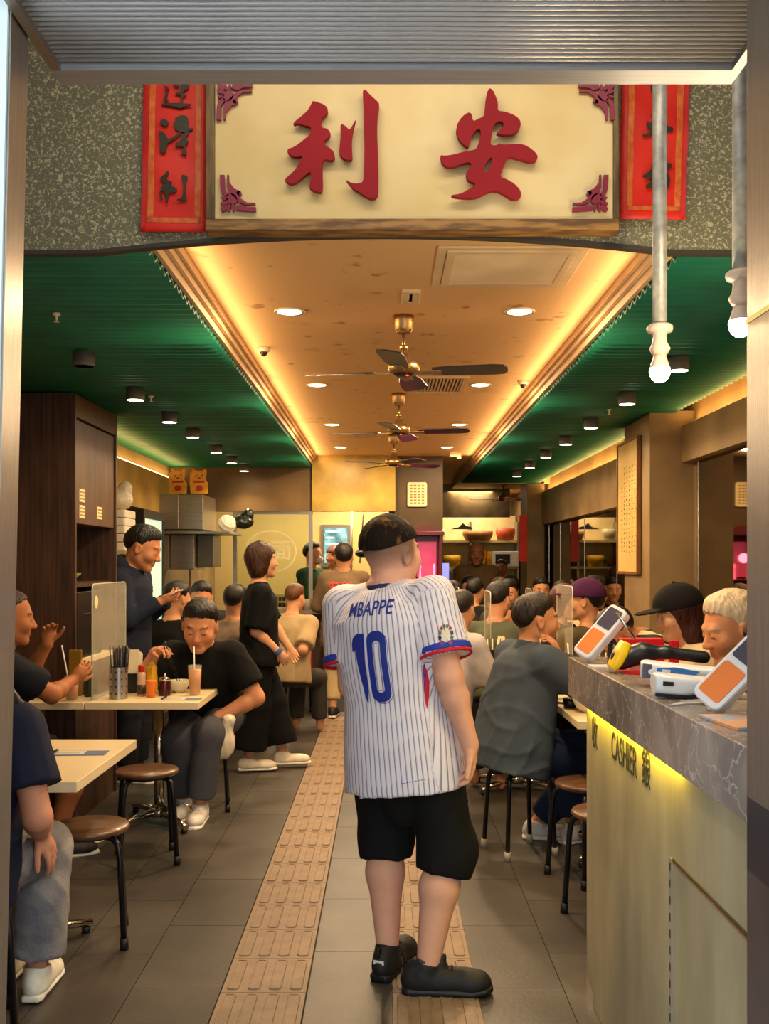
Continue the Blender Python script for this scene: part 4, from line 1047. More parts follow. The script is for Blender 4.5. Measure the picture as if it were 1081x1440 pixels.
stool(.945, 4.22, 'nearest right-hand stool, mostly hidden behind the cashier counter', .35)
stool(-.83, 9.95, 'stool with a paper bag on it by the kitchen opening', .3)

# tables
m_top = mat('cream_laminate', '#e3d0a4', .35, var=.04, vs=3, coat=.2); m_chr = mat('chrome', '#c9c2b6', .12, metal=1, var=.03)
def table(x0, x1, y0, y1, lab):
    cx, cy = (x0+x1)/2, (y0+y1)/2; w, d = (x1-x0)/2, (y1-y0)/2
    o = empty('cafe_table', (cx, cy, 0), lab, 'table', 'cream laminate cafe tables')
    MB().box((-w, -d, .712), (w, d, .75)).build('tabletop', m_top, o, bevel=.003)
    MB().cyl((0, 0, .05), (0, 0, .712), .028, n=20).build('pedestal', m_chr, o)
    MB().lathe((0, 0, 0), [(.055, .04), (.058, .075), (.04, .09), (.03, .092)], 20).build('hub', m_chr, o)
    for k in range(4):
        a = pi/4+k*pi/2; a = math.atan2(sin(a)*d, cos(a)*w*1.1); R_ = .33
        l = MB().tube([(.03*cos(a), .03*sin(a), .066), (.2*cos(a), .2*sin(a), .055), (R_*cos(a), R_*sin(a), .036)], [.024, .022, .018], 10, r2=.8).build('leg', m_chr, o)
        MB().cyl((R_*.93*cos(a), R_*.93*sin(a), .026), (R_*.93*cos(a), R_*.93*sin(a), 0), .017).build('foot', m_foot, l)
    return o
table(-1.80, -1.055, 3.44, 4.27, 'nearest left table with an order clipboard near its corner')
table(-1.612, -1.0, 5.39, 6.22, 'left table with chopstick canister where the man in black eats')
table(-2.19, -1.618, 5.39, 5.69, 'left table against the cabinet beside the clear divider')
table(-1.55, -1.0, 7.9, 8.6, 'table behind the eating man, in front of the waitress')
table(.915, 1.26, 4.75, 5.72, 'right table at which the man in blue-grey shirt leans')
table(.95, 1.28, 3.95, 4.70, 'right table behind the counter where the white-haired man eats')
table(.50, 1.26, 6.35, 7.02, 'right table with the yellow sauce bottle behind the blue-grey shirt')
table(.55, 1.15, 8.0, 8.7, 'middle right table with napkin stacks')
table(1.35, 1.95, 8.3, 8.9, 'right table beneath the long mirror')
table(1.2, 1.9, 9.6, 10.2, 'farthest right table beneath the long mirror')

# ---------------- cashier counter
def marble():
    m, N, L, B = nt('grey_marble'); tc = N.new('ShaderNodeTexCoord')
    nz = N.new('ShaderNodeTexNoise'); nz.inputs['Scale'].default_value = 5; nz.inputs['Detail'].default_value = 6; nz.inputs['Distortion'].default_value = .8; L.new(tc.outputs['Object'], nz.inputs[0])
    cr = N.new('ShaderNodeValToRGB'); e = cr.color_ramp.elements; e[0].position = .3; e[0].color = (*lin('#5a524a'), 1); e[1].position = .7; e[1].color = (*lin('#94887b'), 1); L.new(nz.outputs['Fac'], cr.inputs[0])
    ad = N.new('ShaderNodeVectorMath'); ad.operation = 'MULTIPLY_ADD'; ad.inputs[1].default_value = (.5, .5, .5); L.new(nz.outputs['Color'], ad.inputs[0]); L.new(tc.outputs['Object'], ad.inputs[2])
    vo = N.new('ShaderNodeTexVoronoi'); vo.feature = 'DISTANCE_TO_EDGE'; vo.inputs['Scale'].default_value = 7; L.new(ad.outputs[0], vo.inputs['Vector'])
    c2 = N.new('ShaderNodeValToRGB'); c2.color_ramp.elements[0].position = 0; c2.color_ramp.elements[0].color = (1, 1, 1, 1); c2.color_ramp.elements[1].position = .022; c2.color_ramp.elements[1].color = (0, 0, 0, 1); L.new(vo.outputs['Distance'], c2.inputs[0])
    n3 = N.new('ShaderNodeTexNoise'); n3.inputs['Scale'].default_value = 3; L.new(tc.outputs['Object'], n3.inputs[0])
    mu = N.new('ShaderNodeMath'); mu.operation = 'MULTIPLY'; L.new(c2.outputs[0], mu.inputs[0]); L.new(n3.outputs['Fac'], mu.inputs[1])
    mx = N.new('ShaderNodeMix'); mx.data_type = 'RGBA'; mx.inputs[7].default_value = (*lin('#d8cfc2'), 1); L.new(mu.outputs[0], mx.inputs[0]); L.new(cr.outputs[0], mx.inputs[6])
    L.new(mx.outputs[2], B.inputs['Base Color']); B.inputs['Roughness'].default_value = .22
    return m
m_marb = marble(); m_cnt = mat('olive_concrete', '#8d8263', .6, col2='#a99c78', vs=3.5, stretch=(2, 2, .7), bump=.1, bs=15, lo=.3, hi=.7)
kc = (.95, 2.75, 0); cnt_ = empty('cashier_counter', kc, 'concrete cashier counter with a grey marble top on the right', 'counter')
def kb(lo, hi, nm, m, par=cnt_, **k): return cb(lo, hi, nm, m, par, kc, **k)
kb((.705, 1.80, 0), (.89, 3.50, 1.035), 'body', m_cnt, bevel=.004); kb((.648, 1.79, 1.035), (.925, 3.535, 1.170), 'marble_top', m_marb, bevel=.003)
kb((.7005, 2.452, .02), (.7055, 2.468, .776), 'slotted_rail', mat('rail_white', '#b7b1a3', .3, metal=.6))
g = MB()
for k in range(18): g.box((.6995-kc[0], 2.457-kc[1], .745-.041*k), (.7008-kc[0], 2.463-kc[1], .765-.041*k))
g.build('rail_slots', m_niche, cnt_)
kb((.7005, 1.805, .776), (.7055, 2.440, .782), 'panel_joint', m_vd); kb((.7003, 1.805, .770), (.7055, 2.440, .7755), 'panel_joint_trim', m_alu)
kb((.7045, 3.38, 0), (.7055, 3.502, .05), 'corner_guard', m_alu)
m_led = mat('led_yellow', '#ffd21a', .5, emit=7, ec=(1, .72, .02)); kb((.672, 2.30, 1.030), (.684, 3.48, 1.036), 'led_strip', m_led)
lamp('led_under_top', 'AREA', (.69, 2.92, 1.026), 3.6, (1, .74, .04), .02, (0, radians(-28), 0), sy=1.1)
m_blk = mat('black_paint', '#26221c', .6)
rt_ = (pi/2, 0, -pi/2)
text('lettering', 'CASHIER', .118, m_blk, (.7035-kc[0], 2.955-kc[1], .935), rt_, cnt_, extrude=.0006, sx=.68)
text('lettering', '收', .115, m_blk, (.7035-kc[0], 3.36-kc[1], .925), rt_, cnt_, extrude=.0006, sx=.8)
text('lettering', '銀', .115, m_blk, (.7035-kc[0], 2.70-kc[1], .94), rt_, cnt_, extrude=.0006, sx=.8)

# counter-top things.  TZ = marble surface
TZ = 1.1705
m_wht = mat('white_plastic', '#d9d3cc', .3, var=.03); m_org = mat('orange_pad', '#e0762c', .4, var=.05); m_scr = mat('lcd_grey', '#4c4652', .2); m_blu = mat('blue_decal', '#2f6fb2', .4); m_rdp = mat('red_plastic', '#c5121c', .35, var=.08)
m_bp = mat('black_plastic', '#17181a', .35); m_yel = mat('yellow_plastic', '#f0c010', .35)
def terminal(nm, loc, M, lab, pad=m_org, pen=False):
    """payment terminal: body lying in local XY (long axis X), screen at +X end; M tilts it"""
    r = empty(nm, loc, lab, 'card terminal')
    def T(m): m.v = [tuple(M @ Vector(p)) for p in m.v]; return m
    b = T(MB().rbox((-.105, -.04, 0), (.105, .04, .035), .018, 4)).build('body', m_wht, r, bevel=.006)
    T(MB().rbox((.015, -.030, .0345), (.092, .030, .0375), .006)).build('screen', m_scr, r)
    T(MB().rbox((-.090, -.030, .0345), (.000, .030, .0372), .008)).build('keypad', pad, r)
    if pen: T(MB().cyl((.03, -.062, .05), (-.10, -.03, .055), .006, .005)).build('stylus', m_alu, r)
    return r
def tilt(yaw, pitch, roll=0): return Matrix.Rotation(radians(yaw), 4, 'Z') @ Matrix.Rotation(radians(-pitch), 4, 'Y') @ Matrix.Rotation(radians(roll), 4, 'X')
def face(a, n):
    a = Vector(a).normalized(); n = Vector(n); n = (n-a*n.dot(a)).normalized(); b = n.cross(a); return Matrix((a, b, n)).transposed().to_4x4()
FACE1 = face((.66, .10, .74), (-.62, -.62, .50)); FACE2 = face((.70, -.05, .72), (-.55, -.70, .50))
terminal('card_terminal', (.735, 3.36, TZ+.085), FACE1, 'white card terminal with orange keypad tilted up on a stand at the counter end', pen=False)
MB().cyl((.775, 3.36, TZ), (.76, 3.36, TZ+.075), .03, .012).build('x', m_bp); o = bpy.context.scene.objects[-1] if False else bpy.data.objects['x']; o.name = 'terminal_stand'; tag(o, 'small black stand under the tilted card terminal at the counter end', 'stand')
o = MB().cyl((0, 0, 0), (.052, -.02, -.085), .0045, .0055).build('stylus', m_alu); o.location = (.745, 3.22, TZ+.172); tag(o, 'silver stylus leaning on the tilted card terminal', 'pen')
o = put(MB().rbox((-.07, -.03, 0), (.07, .03, .085), .004), 'red_box', m_rdp, (.835, 3.27, TZ), 'red box standing on the counter behind the yellow and black reader', 'box', bevel=.002)
o = put(MB().rbox((-.014, -.012, 0), (.014, .012, .09), .006), 'red_stapler', m_rdp, (.900, 3.12, TZ), 'small upright red gadget on the counter beside the red box', 'gadget', bevel=.002)
o = put(MB().rbox((-.10, -.05, 0), (.10, .05, .004), .006), 'red_folder', m_rdp, (.81, 3.02, TZ), 'flat red folder under the yellow and black reader', 'folder')
r = empty('barcode_reader', (.745, 3.02, TZ+.03), 'black handheld reader with a yellow head lying on the counter', 'scanner')
hd = Field(V3((-.12,-.08,-.05)), V3((.30,.08,.10)), .004)
hd.cap((-.03,0,.012), (.03,0,.028), .034, .030, .0); hd.cap((.03,0,.030), (.10,-.01,.032), .027, .018, .02); hd.cap((.10,-.01,.032), (.21,-.02,.018), .018, .019, .015)
hd.each(lambda D, X, Y, Z: np.maximum(D, -.03-Z)); hd.build('handle', m_bp, r)
hd = Field(V3((-.12,-.08,-.05)), V3((.30,.08,.10)), .004); hd.loft([(-.062,0,-.018),(-.05,0,.0),(-.035,0,.03),(-.018,0,.062)], [.034,.04,.04,.032], [.012,.016,.018,.014], (0,1,0), (1,0,0), 0, n=4); hd.build('head', m_yel, r)
def blob_term(loc, rz, lab, L_=.12, label_mat=m_blu):
    r = empty('card_reader', loc, lab, 'card reader'); r.rotation_euler = (0, radians(4), rz)
    b = Field(V3((-.2,-.08,-.04)), V3((.2,.08,.09)), .0045)
    b.loft([(-.115,0,.030),(-.10,0,.030),(-.05,0,.028),(.02,0,.036),(.09,0,.042),(.12,0,.044)], [.034,.040,.042,.038,.036,.030], [.024,.028,.028,.018,.012,.008], (0,1,0), (0,0,1), 0, n=3)
    b.build('body', m_wht, r); return r
r = blob_term((.80, 2.68, TZ+.005), radians(-12), 'white card reader with a blue decal lying behind the printer slips')
q = MB().prism([(-.075, -.018), (-.02, -.020), (.02, .0), (.035, .012), (-.03, .018), (-.075, .012)], 0, .001, T=lambda p: (p[0], -.0425-p[2]+.002, .030+p[1])).build('decal', m_blu, r)
MB().box((-.062, -.0428, .020), (-.040, -.0418, .040)).build('decal_white', m_wht, q)
MB().box((-.112, -.040, .012), (-.088, -.0355, .050)).build('vent_marks', m_scr, r)
r = blob_term((.775, 2.47, TZ-.004), radians(-3), 'long white stapler-shaped reader lying flat on the counter')
MB().box((-.115, -.043, .002), (.10, -.03, .010)).build('base_plate', m_bp, r)
MB().box((-.10, -.0445, .030), (-.075, -.040, .040)).build('button', m_bp, r)
terminal('card_terminal', (.79, 2.22, TZ+.085), FACE2, 'white card terminal with orange keypad cut off by the right jamb')
MB().cyl((0, 0, 0), (-.01, 0, .06), .028, .012).build('terminal_stand', m_bp).location = (.83, 2.22, TZ); tag(bpy.data.objects['terminal_stand.001'], 'small black stand under the card terminal by the right jamb', 'stand')
m_flyer = mat('printed_flyer', '#c98a5a', .5, col2='#8a94a0', vs=18, lo=.45, hi=.55)
o = put(MB().rbox((-.09, -.09, 0), (.09, .09, .006), .004), 'menu_leaflet', m_flyer, (.77, 2.07, TZ), 'glossy coloured leaflet stack on the counter nearest the jamb', 'leaflet'); o.rotation_euler = (0, 0, .12)
o = put(MB().box((-.05, -.035, 0), (.05, .035, .003)), 'receipt_slip', m_wht, (.705, 3.20, TZ), 'white slip lying at the counter end by the reader', 'paper', bevel=0)
for i, (x, y, r_) in enumerate(((.72, 2.34, .3), (.76, 2.37, -.4), (.765, 2.29, .9))):
    o = put(MB().tube([(-.06, 0, .001), (-.02, .01, .004), (.02, -.006, .006), (.06, .004, .001)], [.006, .015, .015, .006], 6, r2=.06), 'clear_wrapper', mat('clear_wrap', '#cfcac0', .15, alpha=.55), (x, y, TZ), ['crumpled clear wrapper in front of the flat reader', 'crumpled clear wrapper beside the orange terminal stand', 'crumpled clear wrapper nearest the leaflet'][i], 'wrapper'); o.rotation_euler = (0, 0, r_)
o = put(MB().tube([(0, 0, 0), (.04, .02, .003), (.06, -.02, .004), (.02, -.04, .003), (.03, .01, .005), (.09, .02, 0)], .0035, 6), 'cable', mat('grey_cable', '#8a8378', .5), (.74, 3.30, TZ+.003), 'coiled grey cable around the stand at the counter end', 'cable')

# scroll on the right pillar
sc = empty('hanging_scroll', (1.735, 7.1, 1.437), 'tall framed calligraphy scroll on the right pillar', 'picture')
m_fr = mat('scroll_frame', '#7a4d22', .4, var=.2); m_pap = mat('aged_paper', '#c9a85e', .7, var=.08)
MB().box((-.012, -.30, 0), (-.004, .30, .92)).build('paper', m_pap, sc)
for lo_, hi_ in (((-.028,-.315,-.012),(-.0,-.295,.932)), ((-.02,.295,-.012),(-.0,.315,.932)), ((-.02,-.295,-.015),(-.0,.295,.005)), ((-.02,-.295,.915),(-.0,.295,.935))): MB().box(lo_, hi_).build('frame', m_fr, sc, bevel=.002)
g = MB(); rr = random.Random(3)
for c_ in range(6):
    for k in range(19):
        if c_ == 5 and k < 4: continue
        y = -.20+c_*.075; z = .74-k*.033
        for j in range(3): a, b = rr.uniform(-.018, .004), rr.uniform(-.011, .006); g.box((-.0135, y+a, z+b), (-.0121, y+a+rr.uniform(.008, .022), z+b+rr.uniform(.003, .007)))
g.build('brush_columns', mat('faded_ink', '#6b5a34', .7), sc)

# ---------------- kitchen front and beyond
m_st = brushed('kitchen_steel', '#a39a8e', .28, (1, 1, 12), .85)
h = empty('steel_hood', (-1.95, 9.8, 1.80), 'stainless steel hood and shelf above the kitchen hatch', 'hood')
def hb(lo, hi, nm, m=m_st): return MB().box([lo[0]+1.95, lo[1]-9.8, lo[2]-1.8], [hi[0]+1.95, hi[1]-9.8, hi[2]-1.8]).build(nm, m, h, bevel=.004)
hb((-2.19, 9.45, 1.82), (-1.94, 10.2, 2.15), 'hood_box'); hb((-1.935, 9.45, 1.82), (-1.71, 10.2, 2.15), 'hood_box'); hb((-2.19, 9.40, 1.775), (-1.45, 10.2, 1.80), 'shelf')
hb((-2.19, 9.6, 1.44), (-2.06, 10.2, 1.77), 'lower_box'); hb((-2.05, 9.6, 1.44), (-1.82, 10.2, 1.77), 'lower_box'); hb((-1.81, 9.7, 1.46), (-1.66, 10.2, 1.77), 'lower_box', mat('steel_dark', '#5e574e', .35, metal=.7))
hb((-1.95, 10.0, 0.1), (-1.93, 10.02, 1.44), 'post')
# fridge
f = empty('glass_door_fridge', (-2.07, 8.5, 0), 'drinks fridge with a lit glass door by the left wall', 'fridge')
MB().box((-.125, -.37, 0), (.09, .40, 1.94)).build('cabinet', m_niche, f)
MB().box((.095, -.33, .25), (.105, .36, 1.88)).build('glass_door', mat('fridge_glass', '#9fb8a4', .08, emit=.55, ec=(.55, .75, .60)), f)
d = MB(); d.box((.09, -.37, .2), (.118, -.32, 1.94)).box((.09, .35, .2), (.118, .40, 1.94)).box((.09, -.32, 1.87), (.118, .35, 1.94)).box((.09, -.32, .2), (.118, .35, .27)); d.build('door_frame', m_niche, f)
MB().cyl((.14, -.30, .9), (.14, -.30, 1.25), .012).build('handle', m_bp, f)
for k in range(5): o = put(MB().rbox((-.11, -.16, 0), (.11, .16, .058), .02), 'foam_box', mat('foam_white', '#d8cfbc', .7, var=.05), (-2.07, 7.75, 1.60+.062*k), ['lowest', 'second lowest', 'middle', 'second highest', 'topmost'][k]+' white foam box in the stack left of the fridge', 'box', 'white foam boxes stacked left of the fridge', bevel=.006)
cbx = put(MB().box((-.12, -.18, 0), (.12, .18, 1.60)), 'storage_cabinet', mat('cream_cabinet', '#bfb296', .5), (-2.07, 7.75, 0), 'cream storage unit left of the fridge with foam boxes on top', 'cabinet', bevel=.005)
MB().box((.03, -.185, 1.42), (.12, -.1805, 1.56)).build('green_sticker', mat('sticker_green', '#127a5a', .5), cbx)
def bag(nm, loc, r, col, lab, seed=1, fn=None, cat='bag', tie=True):
    B_ = Field(V3(loc)-max(r)*1.7, V3(loc)+max(r)*1.7, max(r)*.07)
    B_.ell(loc, r, None, 0); 
    if tie: B_.cap(V3(loc)+V3((0,0,r[2]*.6)), V3(loc)+V3((r[0]*.5,0,r[2]*1.3)), r[0]*.3, r[0]*.5, r[0]*.5)
    wrink(B_, min(r)*.10, seed, (50, 60, 40)); o = B_.build(nm, mat('bag_'+col.lstrip('#'), col, .3, var=.08, vs=20, bump=.3, bs=30), None, loc, smooth=1); o.location = loc; return tag(o, lab, cat)
bag('plastic_bag', (-2.06, 7.75, 1.985), (.11, .12, .075), '#d2c2aa', 'knotted plastic bag lying on the foam boxes beside the fridge', 4)
bag('plastic_bag', (-1.52, 9.7, 1.88), (.085, .085, .085), '#e4dccb', 'white bundle of wrapped cups on the steel shelf', 5, tie=False)
bag('dark_bag', (-1.37, 9.75, 1.895), (.10, .07, .065), '#101c12', 'dark green bag hanging over the steel shelf end', 6)
# lucky cat cut-outs: simple printed gold and orange cats, flat signs
m_cat = [mat('cat_gold', '#d98a1c', .4, col2='#f0b040', vs=25), mat('cat_red', '#b8361a', .4), mat('cat_dark', '#5a1c0c', .5)]
for i, cx in enumerate((-1.94, -1.74)):
    r = empty('lucky_cat_sign', (cx, 9.42, 2.155), ['left printed gold cat sign above the steel hood', 'right printed gold cat sign above the steel hood'][i], 'sign')
    s_ = MB(); q = [(-.08,0),(.08,0),(.085,.09),(.06,.13),(.07,.20),(.062,.235),(.03,.215),(-.03,.215),(-.062,.235),(-.07,.20),(-.085,.19),(-.09,.10)]
    s_.prism(q, 0, .008, T=lambda p: (p[0], p[2], p[1])); s_.build('board', m_cat[0], r)
    MB().prism([(-.05,.10),(.05,.10),(.055,.12),(-.055,.12)], -.002, 0, T=lambda p: (p[0], p[2], p[1])).build('collar', m_cat[1], r)
    g = MB()
    for ex_ in (-.028, .028): g.prism(ellp(ex_, .165, .009, .007, 0, 10), -.002, 0, T=lambda p: (p[0], p[2], p[1]))
    g.prism(ellp(0, .145, .016, .006, 0, 10), -.002, 0, T=lambda p: (p[0], p[2], p[1])); g.build('face_marks', m_cat[2], r)
    MB().prism(ellp(.0, .05, .034, .028, 0, 14), -.002, 0, T=lambda p: (p[0], p[2], p[1])).build('coin', m_cat[1], r)
# frosted roundel on the kitchen glass
m_fro = mat('frosted_vinyl', '#cfc8a4', .7, alpha=.42)
rd = empty('window_decal', (-1.17, 10.315, 1.62), 'large frosted roundel with two characters on the kitchen glass', 'decal')
g = MB(); A_ = [(.27*cos(t), .22*sin(t)) for t in [2*pi*i/48 for i in range(48)]]
for i in range(48):
    a, b = A_[i], A_[(i+1) % 48]; c_, d_ = (a[0]*.93, a[1]*.93), (b[0]*.93, b[1]*.93); g.prism([a, b, d_, c_], 0, .001, T=lambda p: (p[0], p[2], p[1]))
g.build('ring', m_fro, rd)
text('frosted_lettering', '茶面', .22, m_fro, (0, -.001, 0), (pi/2, 0, 0), rd, extrude=.0005, offset=.003)
# kitchen ledge, steel pots and a small appliance
struct(MB().box((-1.62, 10.18, .985), (-.60, 10.42, 1.02)).build('trim_9', m_st)); struct(MB().box((-.74, 10.3, 0), (-.60, 10.42, .985)).build('wall_kitchen', m_dark))
ap = empty('bottle_rack', (-1.02, 10.36, 1.02), 'cream rack of dark bottles on the kitchen ledge behind the waitress', 'rack')
MB().box((-.13, .02, 0), (.13, .10, .16)).build('rack_body', m_label, ap)
g = MB()
for r_ in range(2):
    for c_ in range(6): g.box((-.115+c_*.04, .012, .03+r_*.06), (-.085+c_*.04, .021, .07+r_*.06))
g.build('slots', m_bp, ap)
for i, (x, c_, r_, hh, lab) in enumerate(((-.80, '#8a8478', .04, .11, 'steel pot on the kitchen ledge'), (-.70, '#cbb68a', .045, .06, 'shallow cream tub on the kitchen ledge by the waiter'), (-.90, '#b8564a', .05, .12, 'red patterned tin on the kitchen ledge'), (-1.42, '#1c1410', .035, .14, 'black canister on the kitchen ledge left of the waitress'))):
    put(MB().lathe((0, 0, 0), [(r_, 0), (r_*1.02, hh*.5), (r_, hh), (r_*.9, hh+.004), (1e-5, hh+.004)], 18), 'canister', mat('canister_%d' % i, c_, .35, var=.2, vs=20), (x, 10.24, 1.02), lab, 'container')
# kitchen back room
struct(MB().box((-2.2, 13.0, 0), (.11, 13.1, ZC)).build('wall_kitchen_back', mat('kitchen_tiles', '#bfa566', .45, var=.06, vs=3)))
struct(MB().box((.05, 10.9, 0), (.15, 13.1, ZC)).build('wall_kitchen_side', m_conc))
w2 = struct(MB().box((-.82, 12.96, 1.45), (-.44, 13.0, 2.0)).build('window_2', m_st))
MB().box((-.78, 12.94, 1.50), (-.48, 12.965, 1.95)).build('pane', mat('screen_blue', '#28464a', .2, col2='#7fb6c4', vs=9, emit=.25, ec=(.25, .5, .55)), w2)
for k, (a, b) in enumerate(((1.90, .2), (1.82, .1), (1.74, .26))): MB().box((-.76, 12.935, a), (-.76+b, 12.94, a+.02)).build('bright_bar', mat('screen_bar', '#bfe4e8', .3, emit=.6, ec=(.7, .9, .95)), w2)
bk = put(MB().box((-.3, -.15, 0), (.3, .15, .9)), 'kitchen_bench', m_st, (-.30, 12.5, 0), 'steel bench deep in the kitchen', 'bench', bevel=.004)
ex = empty('exhaust_pipe', (-.42, 12.2, 0), 'thin pole and lamp hanging in the kitchen opening', 'pipe')
MB().cyl((0, 0, 0), (.03, 0, 2.6), .012).build('pole', m_alu, ex); MB().cyl((.12, 0, 1.5), (.2, 0, 2.6), .01).build('pole', m_alu, ex); MB().ball((.15, 0, 1.62), (.09, .06, .05)).build('shade', m_bp, ex)
# notice plate on the dark column, shrine
pl = empty('notice_plate', (.335, 10.285, 2.08), 'cream notice plate high on the dark column', 'sign')
MB().prism([(x, z) for x, z in [(-.085,0),(.085,0),(.10,.015),(.10,.235),(.085,.25),(-.085,.25),(-.10,.235),(-.10,.015)]], 0, .012, T=lambda p: (p[0], -p[2], p[1])).build('plate', mat('plate_cream', '#d6c79c', .35), pl, bevel=.002)
g = MB()
for r_ in range(7):
    for c_ in range(4): g.box((-.075+c_*.04, -.0135, .025+r_*.03), (-.048+c_*.04, -.0119, .043+r_*.03))
g.build('printed_rows', mat('bronze_ink', '#8a6f3a', .4, metal=.4), pl)
sh_ = empty('wall_shrine', (.43, 10.16, 1.02), 'small red wooden shrine glowing pink against the dark column', 'shrine')
m_lac = mat('red_lacquer', '#4a0d12', .3, var=.15); m_pk = mat('shrine_glow', '#c2406a', .4, emit=.22, ec=(.9, .12, .25))
for lo_, hi_, nm in (((-.15,-.10,0),(.15,.14,.06),'base'), ((-.15,-.10,.06),(-.12,.14,.76),'side'), ((.12,-.10,.06),(.15,.14,.76),'side'), ((-.17,-.12,.76),(.17,.14,.80),'cornice'), ((-.12,.10,.06),(.12,.14,.76),'back'), ((-.12,-.08,.30),(.12,.10,.32),'shelf')): MB().box(lo_, hi_).build(nm, m_lac, sh_, bevel=.003)
MB().prism([(-.15,.80),(.15,.80),(.06,.86),(-.06,.86)], -.12, -.06, T=lambda p: (p[0], p[2], p[1])).build('pediment', m_lac, sh_); MB().box((-.10, .09, .34), (.10, .099, .70)).build('pink_panel', m_pk, sh_)
for x in (-.07, .07): MB().lathe((x, -.04, .32), [(.012, 0), (.010, .03), (.006, .10), (.009, .11), (.012, .135), (1e-5, .16)], 12).build('candle_lamp', mat('candle_red', '#ff3048', .4, emit=4, ec=(1, .1, .15)), sh_)
lamp('shrine_glow', 'POINT', (.43, 10.05, 1.55), .6, (1, .2, .35), .05)
# tall stand with phone terminal
o = empty('terminal_pole', (.62, 10.2, 0), 'slim steel pole with a blue screen beside the shrine', 'stand'); MB().cyl((0, 0, 0), (0, 0, 1.35), .012).build('pole', m_alu, o); MB().rbox((-.035, -.02, 1.33), (.035, .0, 1.50), .008).build('screen', mat('blue_screen', '#5a5ad0', .2, emit=.8, ec=(.3, .3, .9)), o); MB().lathe((0, 0, 0), [(.12, 0), (.12, .012), (.02, .02)], 20).build('base', m_alu, o)
# red banner on the far right column
put(MB().box((-.048, -.006, 0), (.048, 0, .57)), 'vertical_banner', m_paper, (1.70, 12.29, 1.52), 'plain red vertical banner by the far right column', 'banner', bevel=0)
# pass shelves
ps = empty('pass_shelving', (1.25, 14.6, 0), 'cream shelving behind the far serving hatch', 'shelf')
for z in (1.02, 1.42, 1.80): MB().box((-.62, -.15, z), (.68, .2, z+.03)).build('shelf_board', mat('shelf_cream', '#c9ae74', .5), ps)
for x in (-.62, -.02, .66): MB().box((x, -.15, 0), (x+.025, .2, 2.1)).build('upright', m_st, ps)
MB().box((-.62, .2, .3), (.68, .22, 2.2)).build('back_board', mat('shelf_back', '#d8bf86', .5), ps)
mw = empty('microwave', (1.72, 14.5, 1.45), 'white microwave on the far shelf', 'microwave'); MB().box((-.17, -.12, 0), (.20, .15, .22)).build('case', m_wht, mw, bevel=.005); MB().box((-.13, -.125, .04), (.08, -.121, .18)).build('door_glass', m_niche, mw)
for i, (x, z, w, hh, c_, nm, lab) in enumerate(((.98, 1.45, .13, .16, '#e0a818', 'yellow_tub', 'yellow tub on the far shelf left of the cook'), (1.40, 1.45, .07, .24, '#e8b020', 'yellow_jug', 'tall yellow jug on the far shelf right of the cook'), (1.52, 1.45, .05, .22, '#d89c18', 'yellow_jug', 'slim yellow jug next to the microwave'), (1.35, 1.83, .22, .13, '#9c6a34', 'wicker_basket', 'long wicker basket on the top far shelf'), (1.75, 1.83, .14, .17, '#c8542a', 'orange_box', 'orange packets on the top far shelf'), (.78, 1.83, .10, .16, '#d8cba4', 'paper_cup_stack', 'pale cups on the top far shelf'), (1.1, 1.05, .10, .14, '#8f9a6a', 'green_tub', 'green tub on the lower far shelf'), (.86, 1.45, .06, .12, '#3a4a3a', 'dark_jar', 'dark jar on the far shelf'), (1.62, 1.05, .12, .17, '#d6c8a0', 'cream_box', 'cream box on the lower far shelf'))):
    put(MB().lathe((0, 0, 0), [(w*.8, 0), (w, hh*.6), (w, hh), (w*.85, hh+.004), (w*.82, hh-.02), (1e-5, hh-.02)], 18, T=Matrix.Diagonal((1, .7, 1))), nm, mat('far_%d' % i, c_, .5, var=.2, vs=15), (x, 14.52, z), lab, 'container')
hat = put(MB().prism([(-.17,.0),(-.12,.02),(-.06,.03),(0,.09),(.05,.05),(.12,.03),(.13,0)], -.01, .01, T=lambda p: (p[0], p[2], p[1])), 'dark_hat', m_bp, (1.12, 14.35, 1.985), 'dark pointed hat hanging in the far hatch', 'hat')
pcnt = put(MB().box((-.7, -.2, 0), (.7, .2, 1.0)), 'serving_counter', m_dark, (1.25, 13.2, 0), 'dark serving counter before the far hatch', 'counter', bevel=.005)
# paper bag on the far stool
pb = empty('paper_bag', (-.86, 9.93, .463), 'brown paper carrier bag with a red side standing on a stool', 'bag')
MB().prism([(-.15,-.06),(.13,-.06),(.13,.06),(-.15,.06)], 0, .30).build('bag_body', mat('kraft_paper', '#a8803e', .8, var=.08), pb)
MB().box((.1305, -.06, 0), (.15, .06, .31)).build('red_side', mat('crimson_paper', '#8a1030', .5), pb); MB().tube([(-.06, -.04, .29), (-.04, -.04, .34), (.03, -.04, .34), (.05, -.04, .29)], .006, 6).build('handle', m_label, pb)
